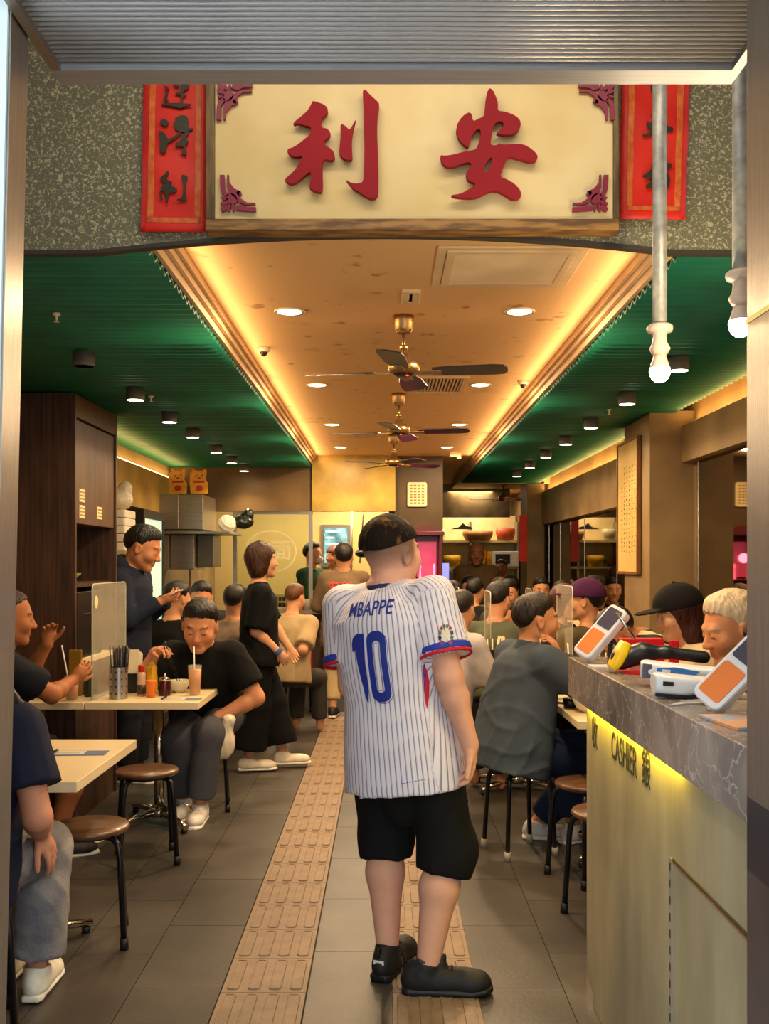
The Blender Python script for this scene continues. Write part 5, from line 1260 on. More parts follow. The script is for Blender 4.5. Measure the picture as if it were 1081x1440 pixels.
# ============================================================ THINGS ON THE TABLES
T0 = .7505
m_acr = mat('clear_acrylic', '#ded9c6', .12, alpha=.22, var=.04, vs=3, spec=.6)
m_acre = mat('acrylic_edge', '#cfd0bf', .2, alpha=.8)
def divider(x, y0, y1, h, lab, seal=False):
    o = empty('table_divider', (x, y0, T0), lab, 'divider'); L_ = y1-y0
    q = [(0,0),(L_,0)]+[(L_-.03+.03*cos(a), h-.03+.03*sin(a)) for a in (0, pi/4, pi/2)]+[(.03+.03*cos(a), h-.03+.03*sin(a)) for a in (pi/2, 3*pi/4, pi)]
    MB().prism(q, -.0025, .0025, T=lambda p: (p[2], p[0], p[1])).build('panel', m_acr, o)
    MB().tube([(0, a, b) for a, b in q[1:]+[q[0]]], .0034, 6).build('edge', m_acre, o)
    MB().box((-.012, 0, 0), (.012, L_, .012)).build('base_rail', m_acre, o)
    if seal: MB().prism(ellp(.07, h-.10, .034, .036, 0, 18), .0026, .0036, T=lambda p: (p[2], p[0], p[1])).build('round_seal', m_label, o)
divider(-1.595, 5.47, 6.18, .635, 'clear acrylic divider with a round seal between the two left tables', True)
divider(1.20, 6.40, 6.98, .60, 'clear acrylic divider in front of the purple cap')
divider(.70, 6.62, 7.0, .56, 'clear acrylic divider beside the yellow sauce bottle')
divider(.60, 8.1, 8.6, .55, 'clear acrylic divider behind the napkin stack')
divider(1.42, 9.7, 10.1, .50, 'clear acrylic divider on the farthest right table')
m_ceram = mat('cream_bowl', '#d8cfae', .3, var=.04)
def bowl(x, y, r=.062, h=.062, z=T0, lab='', col=m_ceram, broth=None):
    o = empty('soup_bowl', (x, y, z), lab, 'bowl')
    MB().lathe((0, 0, 0), [(r*.45, 0), (r*.45, h*.08), (r*.72, h*.25), (r*.93, h*.65), (r, h), (r*.95, h), (r*.88, h*.65), (r*.6, h*.25), (1e-5, h*.18)], 28).build('bowl_body', col, o)
    MB().lathe((0, 0, 0), [(r*.86, h*.66), (1e-5, h*.66)], 20).build('soup', mat('broth', broth or '#b07a3c', .2), o); return o
def glass(x, y, r=.034, h=.14, lvl=.8, drink='#c8741e', z=T0, lab='', straw=None):
    o = empty('iced_tea_glass', (x, y, z), lab, 'glass')
    MB().lathe((0, 0, 0), [(r*.8, 0), (r, h), (r*.93, h), (r*.74, .006), (1e-5, .005)], 24).build('glass_wall', mat('drink_glass', '#dcd6c4', .06, alpha=.16), o)
    MB().lathe((0, 0, 0), [(r*.72, .008), (r*(.74+.19*lvl), h*lvl), (1e-5, h*lvl)], 22).build('drink', mat('drink_'+drink.lstrip('#'), drink, .15, var=.15, vs=20), o)
    if straw: MB().cyl((0, 0, .012), straw, .0042, n=8).build('straw', m_wht, o)
    return o
bowl(-1.195, 5.83, .062, .070, lab='cream bowl the man in black is eating from')
glass(-1.078, 5.70, .040, .17, .86, '#cf8430', lab='tall glass of milk tea in front of the eating man', straw=(-.005, .0, .275))
g_ = glass(-1.715, 5.50, .041, .13, .62, '#c0702a', lab='half-full iced tea glass with a leaning straw on the left table', straw=(-.055, .0, .30))
bowl(-1.83, 5.55, .055, .085, lab='straight cream bowl beside the leaning-straw glass', col=m_ceram)
put(MB().lathe((0, 0, 0), [(.036, 0), (.040, .085), (.037, .085), (.034, .01), (1e-5, .01)], 18), 'orange_cup', mat('orange_cup', '#d4571f', .4), (-1.79, 5.64, T0), 'orange plastic cup behind the leaning-straw glass', 'cup')
# perforated canister of chopsticks
cn = empty('chopstick_canister', (-1.475, 5.56, T0), 'perforated steel canister full of black chopsticks', 'canister')
MB().lathe((0, 0, 0), [(.050, 0), (.050, .175), (.047, .175), (.047, .01), (1e-5, .01)], 32, smooth=False).build('canister_body', mat('satin_steel', '#a8a298', .3, metal=.75, var=.05), cn)
g = MB()
for r_ in range(4):
    for k in range(10):
        a = 2*pi*k/10+.3; c_ = Vector((cos(a), sin(a), 0)); g.cyl(c_*.0498+Vector((0, 0, .03+r_*.04)), c_*.0508+Vector((0, 0, .03+r_*.04)), .0048, n=8)
tag(g.build('punched_holes', m_bp, cn), kind='stuff')
rr = random.Random(5)
for k in range(30):
    a = rr.random()*6.28; r_ = .038*math.sqrt(rr.random()); s_ = 1.45
    MB().cyl((r_*cos(a), r_*sin(a), .02), (r_*cos(a)*s_*1.1, r_*sin(a)*s_*1.1, .275+rr.random()*.02), .0030, .0038, 6).build('chopstick', m_bp, cn)
def nap(x, y, z, w, h, lab, n=3, ry=0):
    o = empty('napkin_stack', (x, y, z), lab, 'napkins', 'folded napkins standing on the tables')
    for k in range(n): MB().box((-w/2+.004*k, .008*k, 0), (w/2+.004*k, .008*k+.006, h-.008*k), rx=-.04*k).build('napkin', mat('napkin', '#e2d5b0', .8, var=.03), o)
    MB().rbox((-w/2-.01, -.015, 0), (w/2+.012, .04, h*.45), .006).build('holder', m_bp, o); return o
nap(-1.47, 5.80, T0, .10, .25, 'beige napkins standing behind the chopstick canister', 4)
def squeeze(x, y, z, r, h, body, cap_, lab, nm='sauce_bottle', noz=True, band=None):
    o = empty(nm, (x, y, z), lab, 'bottle')
    MB().lathe((0, 0, 0), [(r*.92, 0), (r, h*.06), (r, h*.42), (r*.88, h*.55), (r*.95, h*.68), (r*.55, h*.76)], 22).build('bottle_body', mat('sauce_'+body.lstrip('#'), body, .3, var=.08), o)
    MB().lathe((0, 0, 0), [(r*.6, h*.74), (r*.6, h*.84), (r*.3, h*.88), (r*.12, h), (1e-5, h)] if noz else [(r*.7, h*.72), (r*.7, h*.92), (r*.6, h*.95), (1e-5, h*.95)], 18).build('bottle_cap', mat('cap_'+cap_.lstrip('#'), cap_, .35), o)
    if band: MB().lathe((0, 0, 0), [(r*1.01, h*.06), (r*1.01, h*.36)], 22).build('bottle_label', mat('band_'+band.lstrip('#'), band, .4), o)
    return o
squeeze(-1.372, 5.66, T0, .025, .185, '#c9a084', '#b01c14', 'sauce bottle with a red cap beside the canister', noz=False, band='#3a2c24')
squeeze(-1.345, 5.80, T0, .033, .215, '#e0a818', '#e8c018', 'yellow mustard squeeze bottle behind the red-capped bottle')
put(MB().lathe((0, 0, 0), [(.024, 0), (.026, .078), (.030, .084), (.030, .094), (.026, .096), (1e-5, .092)], 20), 'orange_cup', mat('orange_pot', '#e0742c', .4), (-1.305, 5.60, T0), 'small orange spice pot on the left table', 'pot')
j = empty('chilli_jar', (-1.245, 5.68, T0), 'dark red chilli oil jar with a chrome lid', 'jar'); MB().lathe((0, 0, 0), [(.033, 0), (.035, .01), (.035, .075), (.030, .085)], 20).build('jar_body', mat('chilli_red', '#3c0c08', .12), j); MB().lathe((0, 0, 0), [(.032, .083), (.034, .098), (.022, .106), (1e-5, .106)], 20).build('lid', m_chr, j); MB().cyl((.0, 0, .10), (.004, 0, .125), .004).build('lid_knob', m_wht, j)
put(MB().box((-.035, -.012, 0), (.035, .012, .26)), 'menu_stand', mat('mustard_card', '#8a6a10', .5), (-1.745, 5.665, T0), 'mustard yellow menu stand against the cabinet', 'menu', bevel=.002)
squeeze(-1.66, 5.64, T0, .028, .15, '#20301c', '#101410', 'dark green sauce bottle behind the clear divider')
squeeze(-1.99, 5.60, T0, .026, .17, '#c8bfae', '#e0d8c8', 'white sauce bottle near the cabinet shelf')
def clipboard(x, y, rz, lab):
    o = empty('order_clip', (x, y, T0), lab, 'clipboard', None, rz)
    MB().box((-.10, -.045, 0), (.115, .045, .0025)).build('card', mat('slate_blue_card', '#5f7290', .5), o); MB().box((-.085, -.035, .0027), (.03, .035, .0036)).build('order_slip', m_wht, o)
    MB().box((-.075, -.012, .0037), (.015, -.009, .004)).box((-.075, .006, .0037), (.0, .009, .004)).build('printed_lines', m_scr, o)
    MB().tube([(-.10, -.02, .004), (-.085, -.022, .012), (-.075, 0, .014), (-.085, .022, .012), (-.10, .02, .004)], .004, 6).build('clip', m_bp, o); return o
clipboard(-1.21, 3.95, .05, 'blue order card with clipped slip on the nearest left table')
clipboard(-1.125, 5.52, -.05, 'blue order card lying in front of the milk tea glass')
o = empty('ballpoint_pen', (-1.50, 4.16, T0+.004), 'black pen at the far edge of the nearest left table', 'pen'); MB().cyl((-.06, 0, 0), (.05, .01, 0), .004, n=8).build('barrel', m_bp, o); MB().cyl((.05, .01, 0), (.06, .011, 0), .004, .001, 8).build('tip', m_alu, o)
put(MB().tube([(-.04, 0, .004), (0, .01, .008), (.03, 0, .006)], [.006, .012, .005], 8, r2=.5), 'porcelain_spoon', m_wht, (-1.26, 5.74, T0), 'white porcelain spoon beside the cream bowl', 'spoon')
# ---- right-hand side
bowl(1.03, 5.05, .085, .075, lab='white soup bowl on the right table beside the counter', col=m_ceram)
put(MB().lathe((0, 0, 0), [(.09, 0), (.11, .012), (.108, .014), (1e-5, .006)], 24), 'plate', m_ceram, (1.02, 5.40, T0), 'white plate at the elbow of the man in blue-grey', 'plate')
put(MB().lathe((0, 0, 0), [(.036, 0), (.042, .05), (.039, .05), (1e-5, .01)], 20), 'soy_dish', mat('dark_dish', '#24130c', .3), (.965, 5.20, T0), 'small dark sauce dish next to the white soup bowl', 'dish')
glass(1.05, 5.62, .034, .15, .75, '#8f5a20', lab='iced drink the man in blue-grey is sipping', straw=(-.02, .02, .30))
squeeze(.635, 6.72, T0, .048, .26, '#d8a83c', '#58a83a', 'big yellow squeeze bottle with a green cap beyond the blue-grey shirt', 'sauce_bottle', noz=False)
nap(.56, 6.95, T0, .09, .24, 'napkins in front of the yellow bottle, left of the divider'); nap(.80, 6.88, T0, .045, .25, 'narrow napkin bundle behind the head of the man in blue-grey', 3)
nap(.62, 8.35, T0, .11, .24, 'tall napkins on the middle right table'); nap(1.5, 8.5, T0, .1, .22, 'napkins on the table beneath the long mirror')
def stick_box(x, y, lab, c_=None, grp='black chopstick boxes'):
    o = empty('chopstick_box', (x, y, T0), lab, 'box', grp); MB().prism([(-.045,-.03),(.045,-.03),(.045,.03),(-.045,.03)], 0, .19).build('box_body', m_bp, o)
    for k in range(7): MB().cyl((-.035+.012*k, 0, .1), (-.05+.017*k, .0, .26), .0035, n=6).build('chopstick', m_label if k % 2 else m_bp, o)
    return o
stick_box(.70, 6.50, 'black chopstick box left of the yellow sauce bottle divider'); stick_box(1.18, 5.50, 'black chopstick box beyond the face of the man in blue-grey'); stick_box(.72, 8.2, 'black chopstick box on the middle right table'); stick_box(1.62, 8.4, 'black chopstick box beneath the long mirror')
squeeze(.98, 6.55, T0, .03, .16, '#c02418', '#e0d8c8', 'red ketchup bottle behind the man in blue-grey', noz=True); squeeze(.82, 8.5, T0, .03, .16, '#b8281c', '#f0e8d8', 'red sauce bottle on the middle right table')
squeeze(1.20, 5.62, T0, .028, .2, '#c8b060', '#e0d0a0', 'pale sauce bottle near the divider foot')
bowl(1.0, 8.3, .08, .07, lab='soup bowl on the middle right table'); bowl(1.17, 5.35, .08, .07, lab='soup bowl of the woman in the black cap'); bowl(1.15, 4.30, .08, .07, lab='soup bowl of the white-haired man')
squeeze(1.20, 4.62, T0, .03, .16, '#c02418', '#b01c14', 'red sauce bottle behind the counter terminals', noz=False)
nap(-1.22, 8.1, T0, .10, .27, 'white napkins standing behind the eating man'); squeeze(-1.36, 8.0, T0, .03, .17, '#b8281c', '#f0e8d8', 'red sauce bottle behind the eating man'); squeeze(-1.30, 8.0, T0, .028, .13, '#d8cbb0', '#c8bca0', 'cream sauce bottle behind the eating man')
# ============================================================ PEOPLE
def curve_project(me, name, m, parent, base, C_, ax, ay, dirn, target, off=.003, maxe=.012):
    """lay flat artwork (XY of me) onto a garment: points C_+ax*x+ay*y are cast along dirn"""
    from mathutils.bvhtree import BVHTree
    bm = bmesh.new(); bm.from_mesh(me)
    dl = [f for f in bm.faces if f.normal.z < .5]
    if dl and len(dl) < len(bm.faces): bmesh.ops.delete(bm, geom=dl, context='FACES')
    bmesh.ops.triangulate(bm, faces=bm.faces)
    for _ in range(5):
        e = [e for e in bm.edges if e.calc_length() > maxe]
        if not e: break
        bmesh.ops.subdivide_edges(bm, edges=e, cuts=1); bmesh.ops.triangulate(bm, faces=bm.faces)
    base = Vector(base); tm = target.data; bv = BVHTree.FromPolygons([v.co+base for v in tm.vertices], [tuple(p.vertices) for p in tm.polygons])
    C_, ax, ay, dirn = Vector(C_), Vector(ax), Vector(ay), Vector(dirn).normalized()
    for v in bm.verts:
        o = C_ + ax*v.co.x + ay*v.co.y - dirn*.6; h = bv.ray_cast(o, dirn)
        p = (h[0] if h[0] is not None else o + dirn*.6) - dirn*off; v.co = p - base
    for f in bm.faces: f.smooth = True
    me2 = bpy.data.meshes.new(name); bm.to_mesh(me2); bm.free(); me2.materials.clear(); me2.materials.append(m)
    return link(bpy.data.objects.new(name, me2), parent)
def poly_mesh(polys, holes_fill=True):
    cu = bpy.data.curves.new('p', 'CURVE'); cu.dimensions = '2D'; cu.fill_mode = 'FRONT'
    for q in polys:
        sp = cu.splines.new('POLY'); sp.points.add(len(q)-1); sp.use_cyclic_u = True
        for i, (a, b) in enumerate(q): sp.points[i].co = (a, b, 0, 1)
    o = bpy.data.objects.new('p', cu); COL.objects.link(o); me = bpy.data.meshes.new_from_object(o.evaluated_get(bpy.context.evaluated_depsgraph_get())); bpy.data.objects.remove(o)
    bm = bmesh.new(); bm.from_mesh(me); bmesh.ops.recalc_face_normals(bm, faces=bm.faces)
    for f in bm.faces:
        if f.normal.z < 0: f.normal_flip()
    bm.to_mesh(me); bm.free(); return me
def child(root, nm):
    return [c for c in root.children if c.name.split('.')[0] == nm][0]
def chk(*names):
    return
# ---- jersey material: pinstripes driven by the attribute u (metres around the cloth)
def jersey():
    m, N, L, B = nt('pinstripe_jersey'); a = N.new('ShaderNodeAttribute'); a.attribute_name = 'u'
    def wave(freq, off, th):
        m1 = N.new('ShaderNodeMath'); m1.operation = 'MULTIPLY_ADD'; m1.inputs[1].default_value = freq; m1.inputs[2].default_value = off; L.new(a.outputs['Fac'], m1.inputs[0])
        f = N.new('ShaderNodeMath'); f.operation = 'FRACT'; L.new(m1.outputs[0], f.inputs[0])
        g = N.new('ShaderNodeMath'); g.operation = 'LESS_THAN'; g.inputs[1].default_value = th; L.new(f.outputs[0], g.inputs[0]); return g
    w1 = wave(1/.0165, .3, .17); w2 = wave(1/.0165, .10, .09)
    mx = N.new('ShaderNodeMix'); mx.data_type = 'RGBA'; mx.inputs[6].default_value = (*lin('#e2dde0'), 1); mx.inputs[7].default_value = (*lin('#7c7f96'), 1); L.new(w1.outputs[0], mx.inputs[0])
    m2 = N.new('ShaderNodeMix'); m2.data_type = 'RGBA'; m2.inputs[7].default_value = (*lin('#c8a4a6'), 1); L.new(w2.outputs[0], m2.inputs[0]); L.new(mx.outputs[2], m2.inputs[6])
    L.new(m2.outputs[2], B.inputs['Base Color']); B.inputs['Roughness'].default_value = .8
    return m
def jersey_u(J):
    P0, tu, rs, fs = J['P0'], J['tu'], J['rs'], J['fs']
    def fn(P):
        q = P-P0; u = .19*np.arctan2(q@rs/.19, -(q@fs)/.14); h = q@tu
        for sh_, el in ((J['shR'], J['ELR']), (J['shL'], J['ELL'])):
            ax = nrm(el-sh_); e1 = nrm(rs-ax*(rs@ax)); e2 = np.cross(ax, e1); w = P-sh_; t = w@ax; a, b = w@e1, w@e2
            r_ = np.sqrt(a*a+b*b); out = (r_ < .135) & (t > -.02) & (np.abs(q@rs) > .17) & ((q@rs)*((sh_-P0)@rs) > 0)
            u = np.where(out, .075*np.arctan2(a, -(b)*np.sign(e2@fs)), u)
        return u
    return {'u': fn}
def cut_panel(F_, L): pass
# ============ the man in the football shirt
def main_extra(L):
    pass
def main_paint(P, C_, r, f, u, sk, hcl):
    band = (np.abs(r) < .1) & (u > -.045) & (f < .045) & (u < .14) & (f > -.14)
    w = np.clip((u+.055)/.06, 0, 1)*np.clip((.055-f)/.03, 0, 1)*.72*band
    return C_*(1-w[:, None]) + V3(lin('#463a33'))*w[:, None]
HAIRLINE['wedge'] = ([-.14,-.10,-.05,.0,.05,.08,.13], [.012,.016,.030,.045,.055,.062,.07])
man = person('heavy-set man seen from behind in a white pinstriped football shirt numbered 10', (.06, 3.58, 0), 28, (.055, 3.60, .89), lean=0, side=-6,
    head=(50, 2, 0), hs=1.10, S=1.0, fat=1.10, torsoL=.535, neckL=-.040, legfat=1.32, armfat=1.2, handR=(.295, 3.46, .872), handL=(-.0, 3.85, 1.02), eR=(-.3, -1, 0), eL=(-.25, -.8, -.7),
    footR=(.150, 3.50, .086), footL=(.012, 3.66, .086), skin='#dba283', hair='wedge', hairc='#20160f', cell=.010, hc=.0042, hand_c=.0042, cloth_c=.008,
    hdR=(.05, .10, -1), pnR=(-.75, -.1, 0), curlR=.42, curlL=.6, shoes=None,
    top=dict(mat=jersey(), name='football_shirt', ease=.026, hem=-.185, sleeve=.72, belly=.03, wr=.0045, hx=.008, attrs=jersey_u),
    bottom=dict(c='#141414', name='shorts', ease=.030, len=.60, flare=.066, wr=.007), extra=dict(paint=main_paint), kR=(.8, .5, 0), kL=(.2, 1, 0))
mr_, mb = man['root'], man['base']
child(mr_, 'hair').data.materials[0] = mat('highlighted_hair', '#1a120c', .75, col2='#6e4d22', vs=26, stretch=(1, 1, .45), lo=.55, hi=.68, bump=.4, bs=120, spec=.15)
shirt = child(mr_, 'football_shirt')
m_navy = mat('print_navy', '#1c2f86', .5, var=.05); m_wp = mat('print_white', '#e8e4e6', .5)
BK = man['P0'] + man['tu']*.0; rs_, tu_, fs_ = man['rs'], man['tu'], man['fs']
def back(me, nm, m, h, x=0, s=1.0, off=.0035, **k):
    for v in me.vertices: v.co.x *= s; v.co.y *= s
    return curve_project(me, nm, m, mr_, mb, BK+tu_*h+rs_*x, rs_, tu_, fs_, shirt, off=off, **k)
back(text_mesh('MBAPPE', .070, 0, .0008, sx=.72), 'player_name', m_navy, .452)
c0 = (302, 790); k_ = 7.6e-4
def pc(p): return [((a-c0[0])*k_*.98, -(b-c0[1])*k_*.93) for a, b in p]
def rr_(x0, y0, x1, y1, r):
    o = []
    for cx, cy, a0 in ((x1-r, y0+r, -pi/2), (x1-r, y1-r, 0), (x0+r, y1-r, pi/2), (x0+r, y0+r, pi)):
        for i in range(7): a = a0+i*pi/12; o.append((cx+r*cos(a), cy+r*sin(a)))
    return o
one = [(206,668),(214,640),(236,621),(278,620),(276,700),(274,800),(276,850),(273,900),(265,962),(258,962),(250,905),(241,850),(231,770),(224,700),(206,708)]
back(poly_mesh([pc(one)]), 'shirt_number', m_navy, .250); back(poly_mesh([pc(rr_(290, 612, 388, 962, 46)), pc(rr_(320, 660, 358, 915, 17))[::-1]]), 'shirt_number', m_navy, .250)
thin = lambda p, dx, dy, w: [pc([(a+dx, b+dy) for a, b in p]), pc([(a+dx+w, b+dy+w) for a, b in p])]
for q, dx in ((rr_(298, 620, 394, 970, 46), 0), (rr_(322, 672, 352, 908, 14), 0)):
    P_ = pc(q); cxx = sum(p[0] for p in P_)/len(P_); cyy = sum(p[1] for p in P_)/len(P_); I_ = [((a-cxx)*(.955 if q is not None else 1)+cxx, (b-cyy)*.984+cyy) for a, b in P_]
    back(poly_mesh([P_, I_[::-1]]), 'number_outline', m_navy, .250, off=.0025)
back(text_mesh('10', .012, 0, 0), 'maker_line', m_wp, .115, .03, off=.0045) if False else None
g = MB()
for i in range(9): g.box((-.045+i*.0095, -.0012, 0), (-.039+i*.0095, .0012, .0005))
me = g.build('tmp', m_navy).data; bpy.data.objects.remove(bpy.data.objects['tmp']); me.transform(Matrix.Rotation(.12, 4, 'Z')); back(me, 'hem_print', m_navy, -.145, .115)
# neck tape, cuffs and side panel
NBm = man['NB']; Cf = Field(NBm-.14, NBm+.14, .005); Cf.cap(NBm-tu_*.034+fs_*.0, NBm+tu_*.004, .086, .076, 0, flat=2); Cf.cap(NBm-tu_*.08, NBm+tu_*.08, .0665, None, 0, sub=True); Cf.build('collar_band', mat('band_navy', '#23254d', .7), mr_, mb, smooth=1)
m_cb = mat('cuff_blue', '#22379a', .7); m_cr = mat('cuff_red', '#c01830', .7)
for sh_, el in ((man['shR'], man['ELR']), (man['shL'], man['ELL'])):
    ax = nrm(el-sh_); e = sh_+(el-sh_)*.72
    for a_, b_, m_ in ((-.030, -.004, m_cb), (-.006, .009, m_cr)):
        Fq = Field(e-.12, e+.12, .005); r0 = .072*1.2**.8+.013+.0035
        Fq.cap(e+ax*a_, e+ax*b_, r0, r0+.001, 0, flat=2); Fq.cap(e-ax*.06, e+ax*.08, r0-.010, r0-.010, 0, sub=True); Fq.build('cuff', m_, mr_, mb, smooth=1)
# side flash under the right arm, competition badge on the sleeve
def side_art(me, nm, m, P_, dirn, up, off=.003, **k):
    d = nrm(dirn); up = nrm(V3(up)-d*(V3(up)@d)); ax = np.cross(d, up); return curve_project(me, nm, m, mr_, mb, P_, ax, up, d, shirt, off=off, **k)
cam_d = nrm(V3((.16, 3.5, 0)))
q = [(-.003,.085),(.010,.060),(.018,.02),(.017,-.03),(.010,-.072),(.004,-.05),(-.002,0)]
side_art(poly_mesh([q]), 'side_flash', m_cr, V3(px(597, 965, 3.5)), cam_d, (0, 0, 1)); side_art(poly_mesh([[(-.003,.085),(-.010,.06),(-.006,.0),(.002,-.04),(-.002,0),(.002,.04)]]), 'side_flash', m_cb, V3(px(599, 963, 3.5)), cam_d, (0, 0, 1))
bc = V3(px(627, 892, 3.45)); 
for k in range(12):
    a0, a1 = 2*pi*k/12+.06, 2*pi*(k+1)/12-.06; q = [(.016*cos(a0), .027*sin(a0)), (.027*cos(a0), .038*sin(a0)), (.027*cos(a1), .038*sin(a1)), (.016*cos(a1), .027*sin(a1))]
    side_art(poly_mesh([q]), 'badge_patch', [m_niche, mat('badge_red', '#9c2a30', .5), mat('badge_green', '#5b6a2a', .5)][k % 3], bc, cam_d, (0, 0, 1))
side_art(poly_mesh([ellp(0, .006, .011, .012, 0, 14)]), 'badge_cup', mat('badge_cream', '#d4c8a4', .5), bc, cam_d, (0, 0, 1)); side_art(poly_mesh([[(-.006,-.022),(.006,-.022),(.003,.0),(-.003,.0)]]), 'badge_cup', mat('badge_cream', '#d4c8a4', .5), bc, cam_d, (0, 0, 1))
# chunky black trainers
def trainer(an, yawd, S=1.0, lift=0):
    d = V3((sin(radians(yawd)), cos(radians(yawd)), 0)); g = V3((an[0], an[1], lift)); r = np.cross(d, V3((0,0,1))); up = V3((0,0,1)); R3 = [r, d, up]
    C_ = lambda f, u, s_=0: g + d*f + up*u + r*s_
    A = Field(g-.30, g+.30, .005)
    A.ell(C_(.06,.045), (.047,.15,.048), R3, 0); A.ell(C_(.155,.040), (.053,.068,.042), R3, .02); A.ell(C_(-.045,.055), (.040,.046,.062), R3, .02); A.cap(C_(-.01,.06), C_(-.002,.112), .047, .044, .02, flat=1)
    A.cap(C_(.045,.09), C_(.055,.128), .020, .012, .02)
    A.each(lambda D, X, Y, Z: np.maximum(D, g[2]+.022-Z)); A.cap(C_(-.004,.098), C_(.0,.18), .033, .033, 0, sub=True)
    A.each(lambda D, X, Y, Z: D + .0012*np.sin(((X-g[0])*d[0]+(Y-g[1])*d[1])*90)*np.clip((Z-.04)/.03, 0, 1)*np.clip((.10-Z)/.03, 0, 1))
    o = A.build('shoe', mat('trainer_black', '#141313', .65, var=.2, vs=30, bump=.3), mr_, mb, smooth=1)
    Q = Field(g-.30, g+.30, .005)
    Q.loft([C_(-.09,.014), C_(-.07,.014), C_(0,.014), C_(.08,.014), C_(.16,.014), C_(.205,.018), C_(.228,.024)], [.030,.042,.044,.048,.055,.046,.022], [.016,.018,.018,.017,.017,.015,.010], r, up, n=3)
    Q.each(lambda D, X, Y, Z: np.maximum(D, g[2]+.001-Z)); Q.build('sole', mat('sole_black', '#0b0b0c', .5), o, mb, smooth=1)
    MB().tube([C_(-.078,.085)-mb, C_(-.088,.098)-mb, C_(-.090,.125)-mb, C_(-.082,.135)-mb, C_(-.072,.10)-mb], .004, 6).build('pull_tab', m_bp, o)
    w = MB(); w.add([tuple(C_(-.0905+.002*abs(i), .066+j*.016, i*.02)-mb) for j in (0, 1) for i in (-1, 0, 1)], [(0,1,4,3),(1,2,5,4)]); w.build('heel_reflector', m_wht, o)
    for k in range(5):
        f_ = .065+k*.018; MB().tube([C_(f_, .094-.006*k, -.022)-mb, C_(f_+.004, .104-.007*k, 0)-mb, C_(f_, .094-.006*k, .022)-mb], .0028, 6).build('lace', m_bp, o)
    sk_ = Field(C_(0,.12)-.09, C_(0,.12)+.09, .005); sk_.cap(C_(-.004,.07), C_(.0,.128), .038, .036, 0, flat=1); sk_.build('sock', cloth('#4a4a4c'), o, mb, smooth=1)
trainer(man['AR'], 92); trainer(man['AL'], 22)

# ============ seated / standing helper
def sit(label, x, y, yaw, seat=.46, lean=8, hr=None, hl=None, **k):
    ya = radians(yaw); fw = V3((sin(ya), cos(ya), 0)); rt = V3((cos(ya), -sin(ya), 0)); P0 = V3((x, y, seat+.085))
    k.setdefault('footR', tuple(P0*V3((1,1,0))+rt*.11+fw*.42+V3((0,0,.08)))); k.setdefault('footL', tuple(P0*V3((1,1,0))-rt*.11+fw*.40+V3((0,0,.08))))
    k.setdefault('handR', tuple(P0+rt*.12+fw*.40+V3((0,0,.26)))if hr is None else hr); k.setdefault('handL', tuple(P0-rt*.12+fw*.40+V3((0,0,.26))) if hl is None else hl)
    return person(label, (x, y, 0), yaw, tuple(P0), lean=lean, sitting=True, **k)
# ---------------- left side
SK1, SK2, SK3, SK4 = '#c98f68', '#d9a27c', '#b0714a', '#8a5534'
# man eating with chopsticks, black polo
eat = sit('stout man in black polo bent over his bowl, holding chopsticks', -1.09, 6.27, 182, lean=30, hs=1.20, S=1.04, fat=1.12, armfat=1.2, skin='#c98a62', hair='short', hairc='#15100d', head=(180, -24, -4), neckL=-.02,
    hr=(-1.325, 5.80, .985), hl=(-.985, 5.93, .59), eR=(-.6, .2, -1), eL=(1, .3, 0), hdR=(.55, -.45, .25), pnR=(.3, -.1, -.9), curlR=.75, hdL=(-.25, -.2, -1), curlL=.9,
    footR=(-1.20, 6.00, .08), footL=(-1.075, 5.86, .08), cell=.012, hc=.005, gaze=.003,
    top=dict(c='#0d0d0e', ease=.022, hem=-.04, sleeve=.72, collar='#111112'), bottom=dict(c='#4a4a50', len=.93, ease=.024, label='faded grey jeans'), shoes=('#d8d2c6', '#e6e0d2'), legs=True)
hc_ = eat['WR']+eat['arm'][0][4]*.095+eat['arm'][0][5]*.018
for k, off_ in enumerate((0, .014)):
    tip = Vector((-1.20+off_, 5.83, T0+.055)); h0 = Vector(hc_)+Vector((off_*.6, -.01, off_)); far = h0+(h0-tip).normalized()*.05; c0_ = (tip+far)/2
    o = empty('chopsticks', c0_, ["near black chopstick in the eating man's hand", "far black chopstick in the eating man's hand"][k], 'chopstick', 'chopsticks held by the man in black')
    MB().cyl(tip-c0_, far-c0_, .0024, .0040, 8).build('stick', m_bp, o)
bag('plastic_bag', (-.95, 5.90, .445), (.070, .05, .10), '#d9cdb2', 'white plastic bag hanging from the eating man\'s lowered hand', 9)
# standing man, navy jacket, phone
nav = person('young man in navy hooded jacket standing and reading his phone', (-1.80, 6.98, 0), 98, (-1.81, 6.98, .93), lean=4, head=(92, -22, 0), hs=1.22, S=1.04, fat=1.05, neckL=-.01, skin='#bd8058', hairc='#14100e', cell=.013, hc=.005,
    handR=(-1.53, 6.85, 1.24), handL=(-1.53, 7.02, 1.24), eR=(-.4, -.4, -1), eL=(-.4, .4, -1), hdR=(.85, .05, .35), pnR=(0, .5, .6), curlR=.35, hdL=(.8, -.1, .3), pnL=(0, -.5, .6), curlL=.5, gaze=.004,
    top=dict(c='#1c2233', ease=.034, hem=-.10, sleeve=1.93, hood=True, wr=.008, name='hooded_jacket'), bottom=dict(c='#20222a', len=.96), shoes='#222222')
ph = empty('mobile_phone', (-1.43, 6.90, 1.30), 'pale mobile phone held by the man in the navy jacket', 'phone'); MB().box((-.035, -.075, -.004), (.035, .075, .004), rx=0).build('phone_body', m_wht, ph, bevel=.002); ph.rotation_euler = (0, radians(-28), 0)
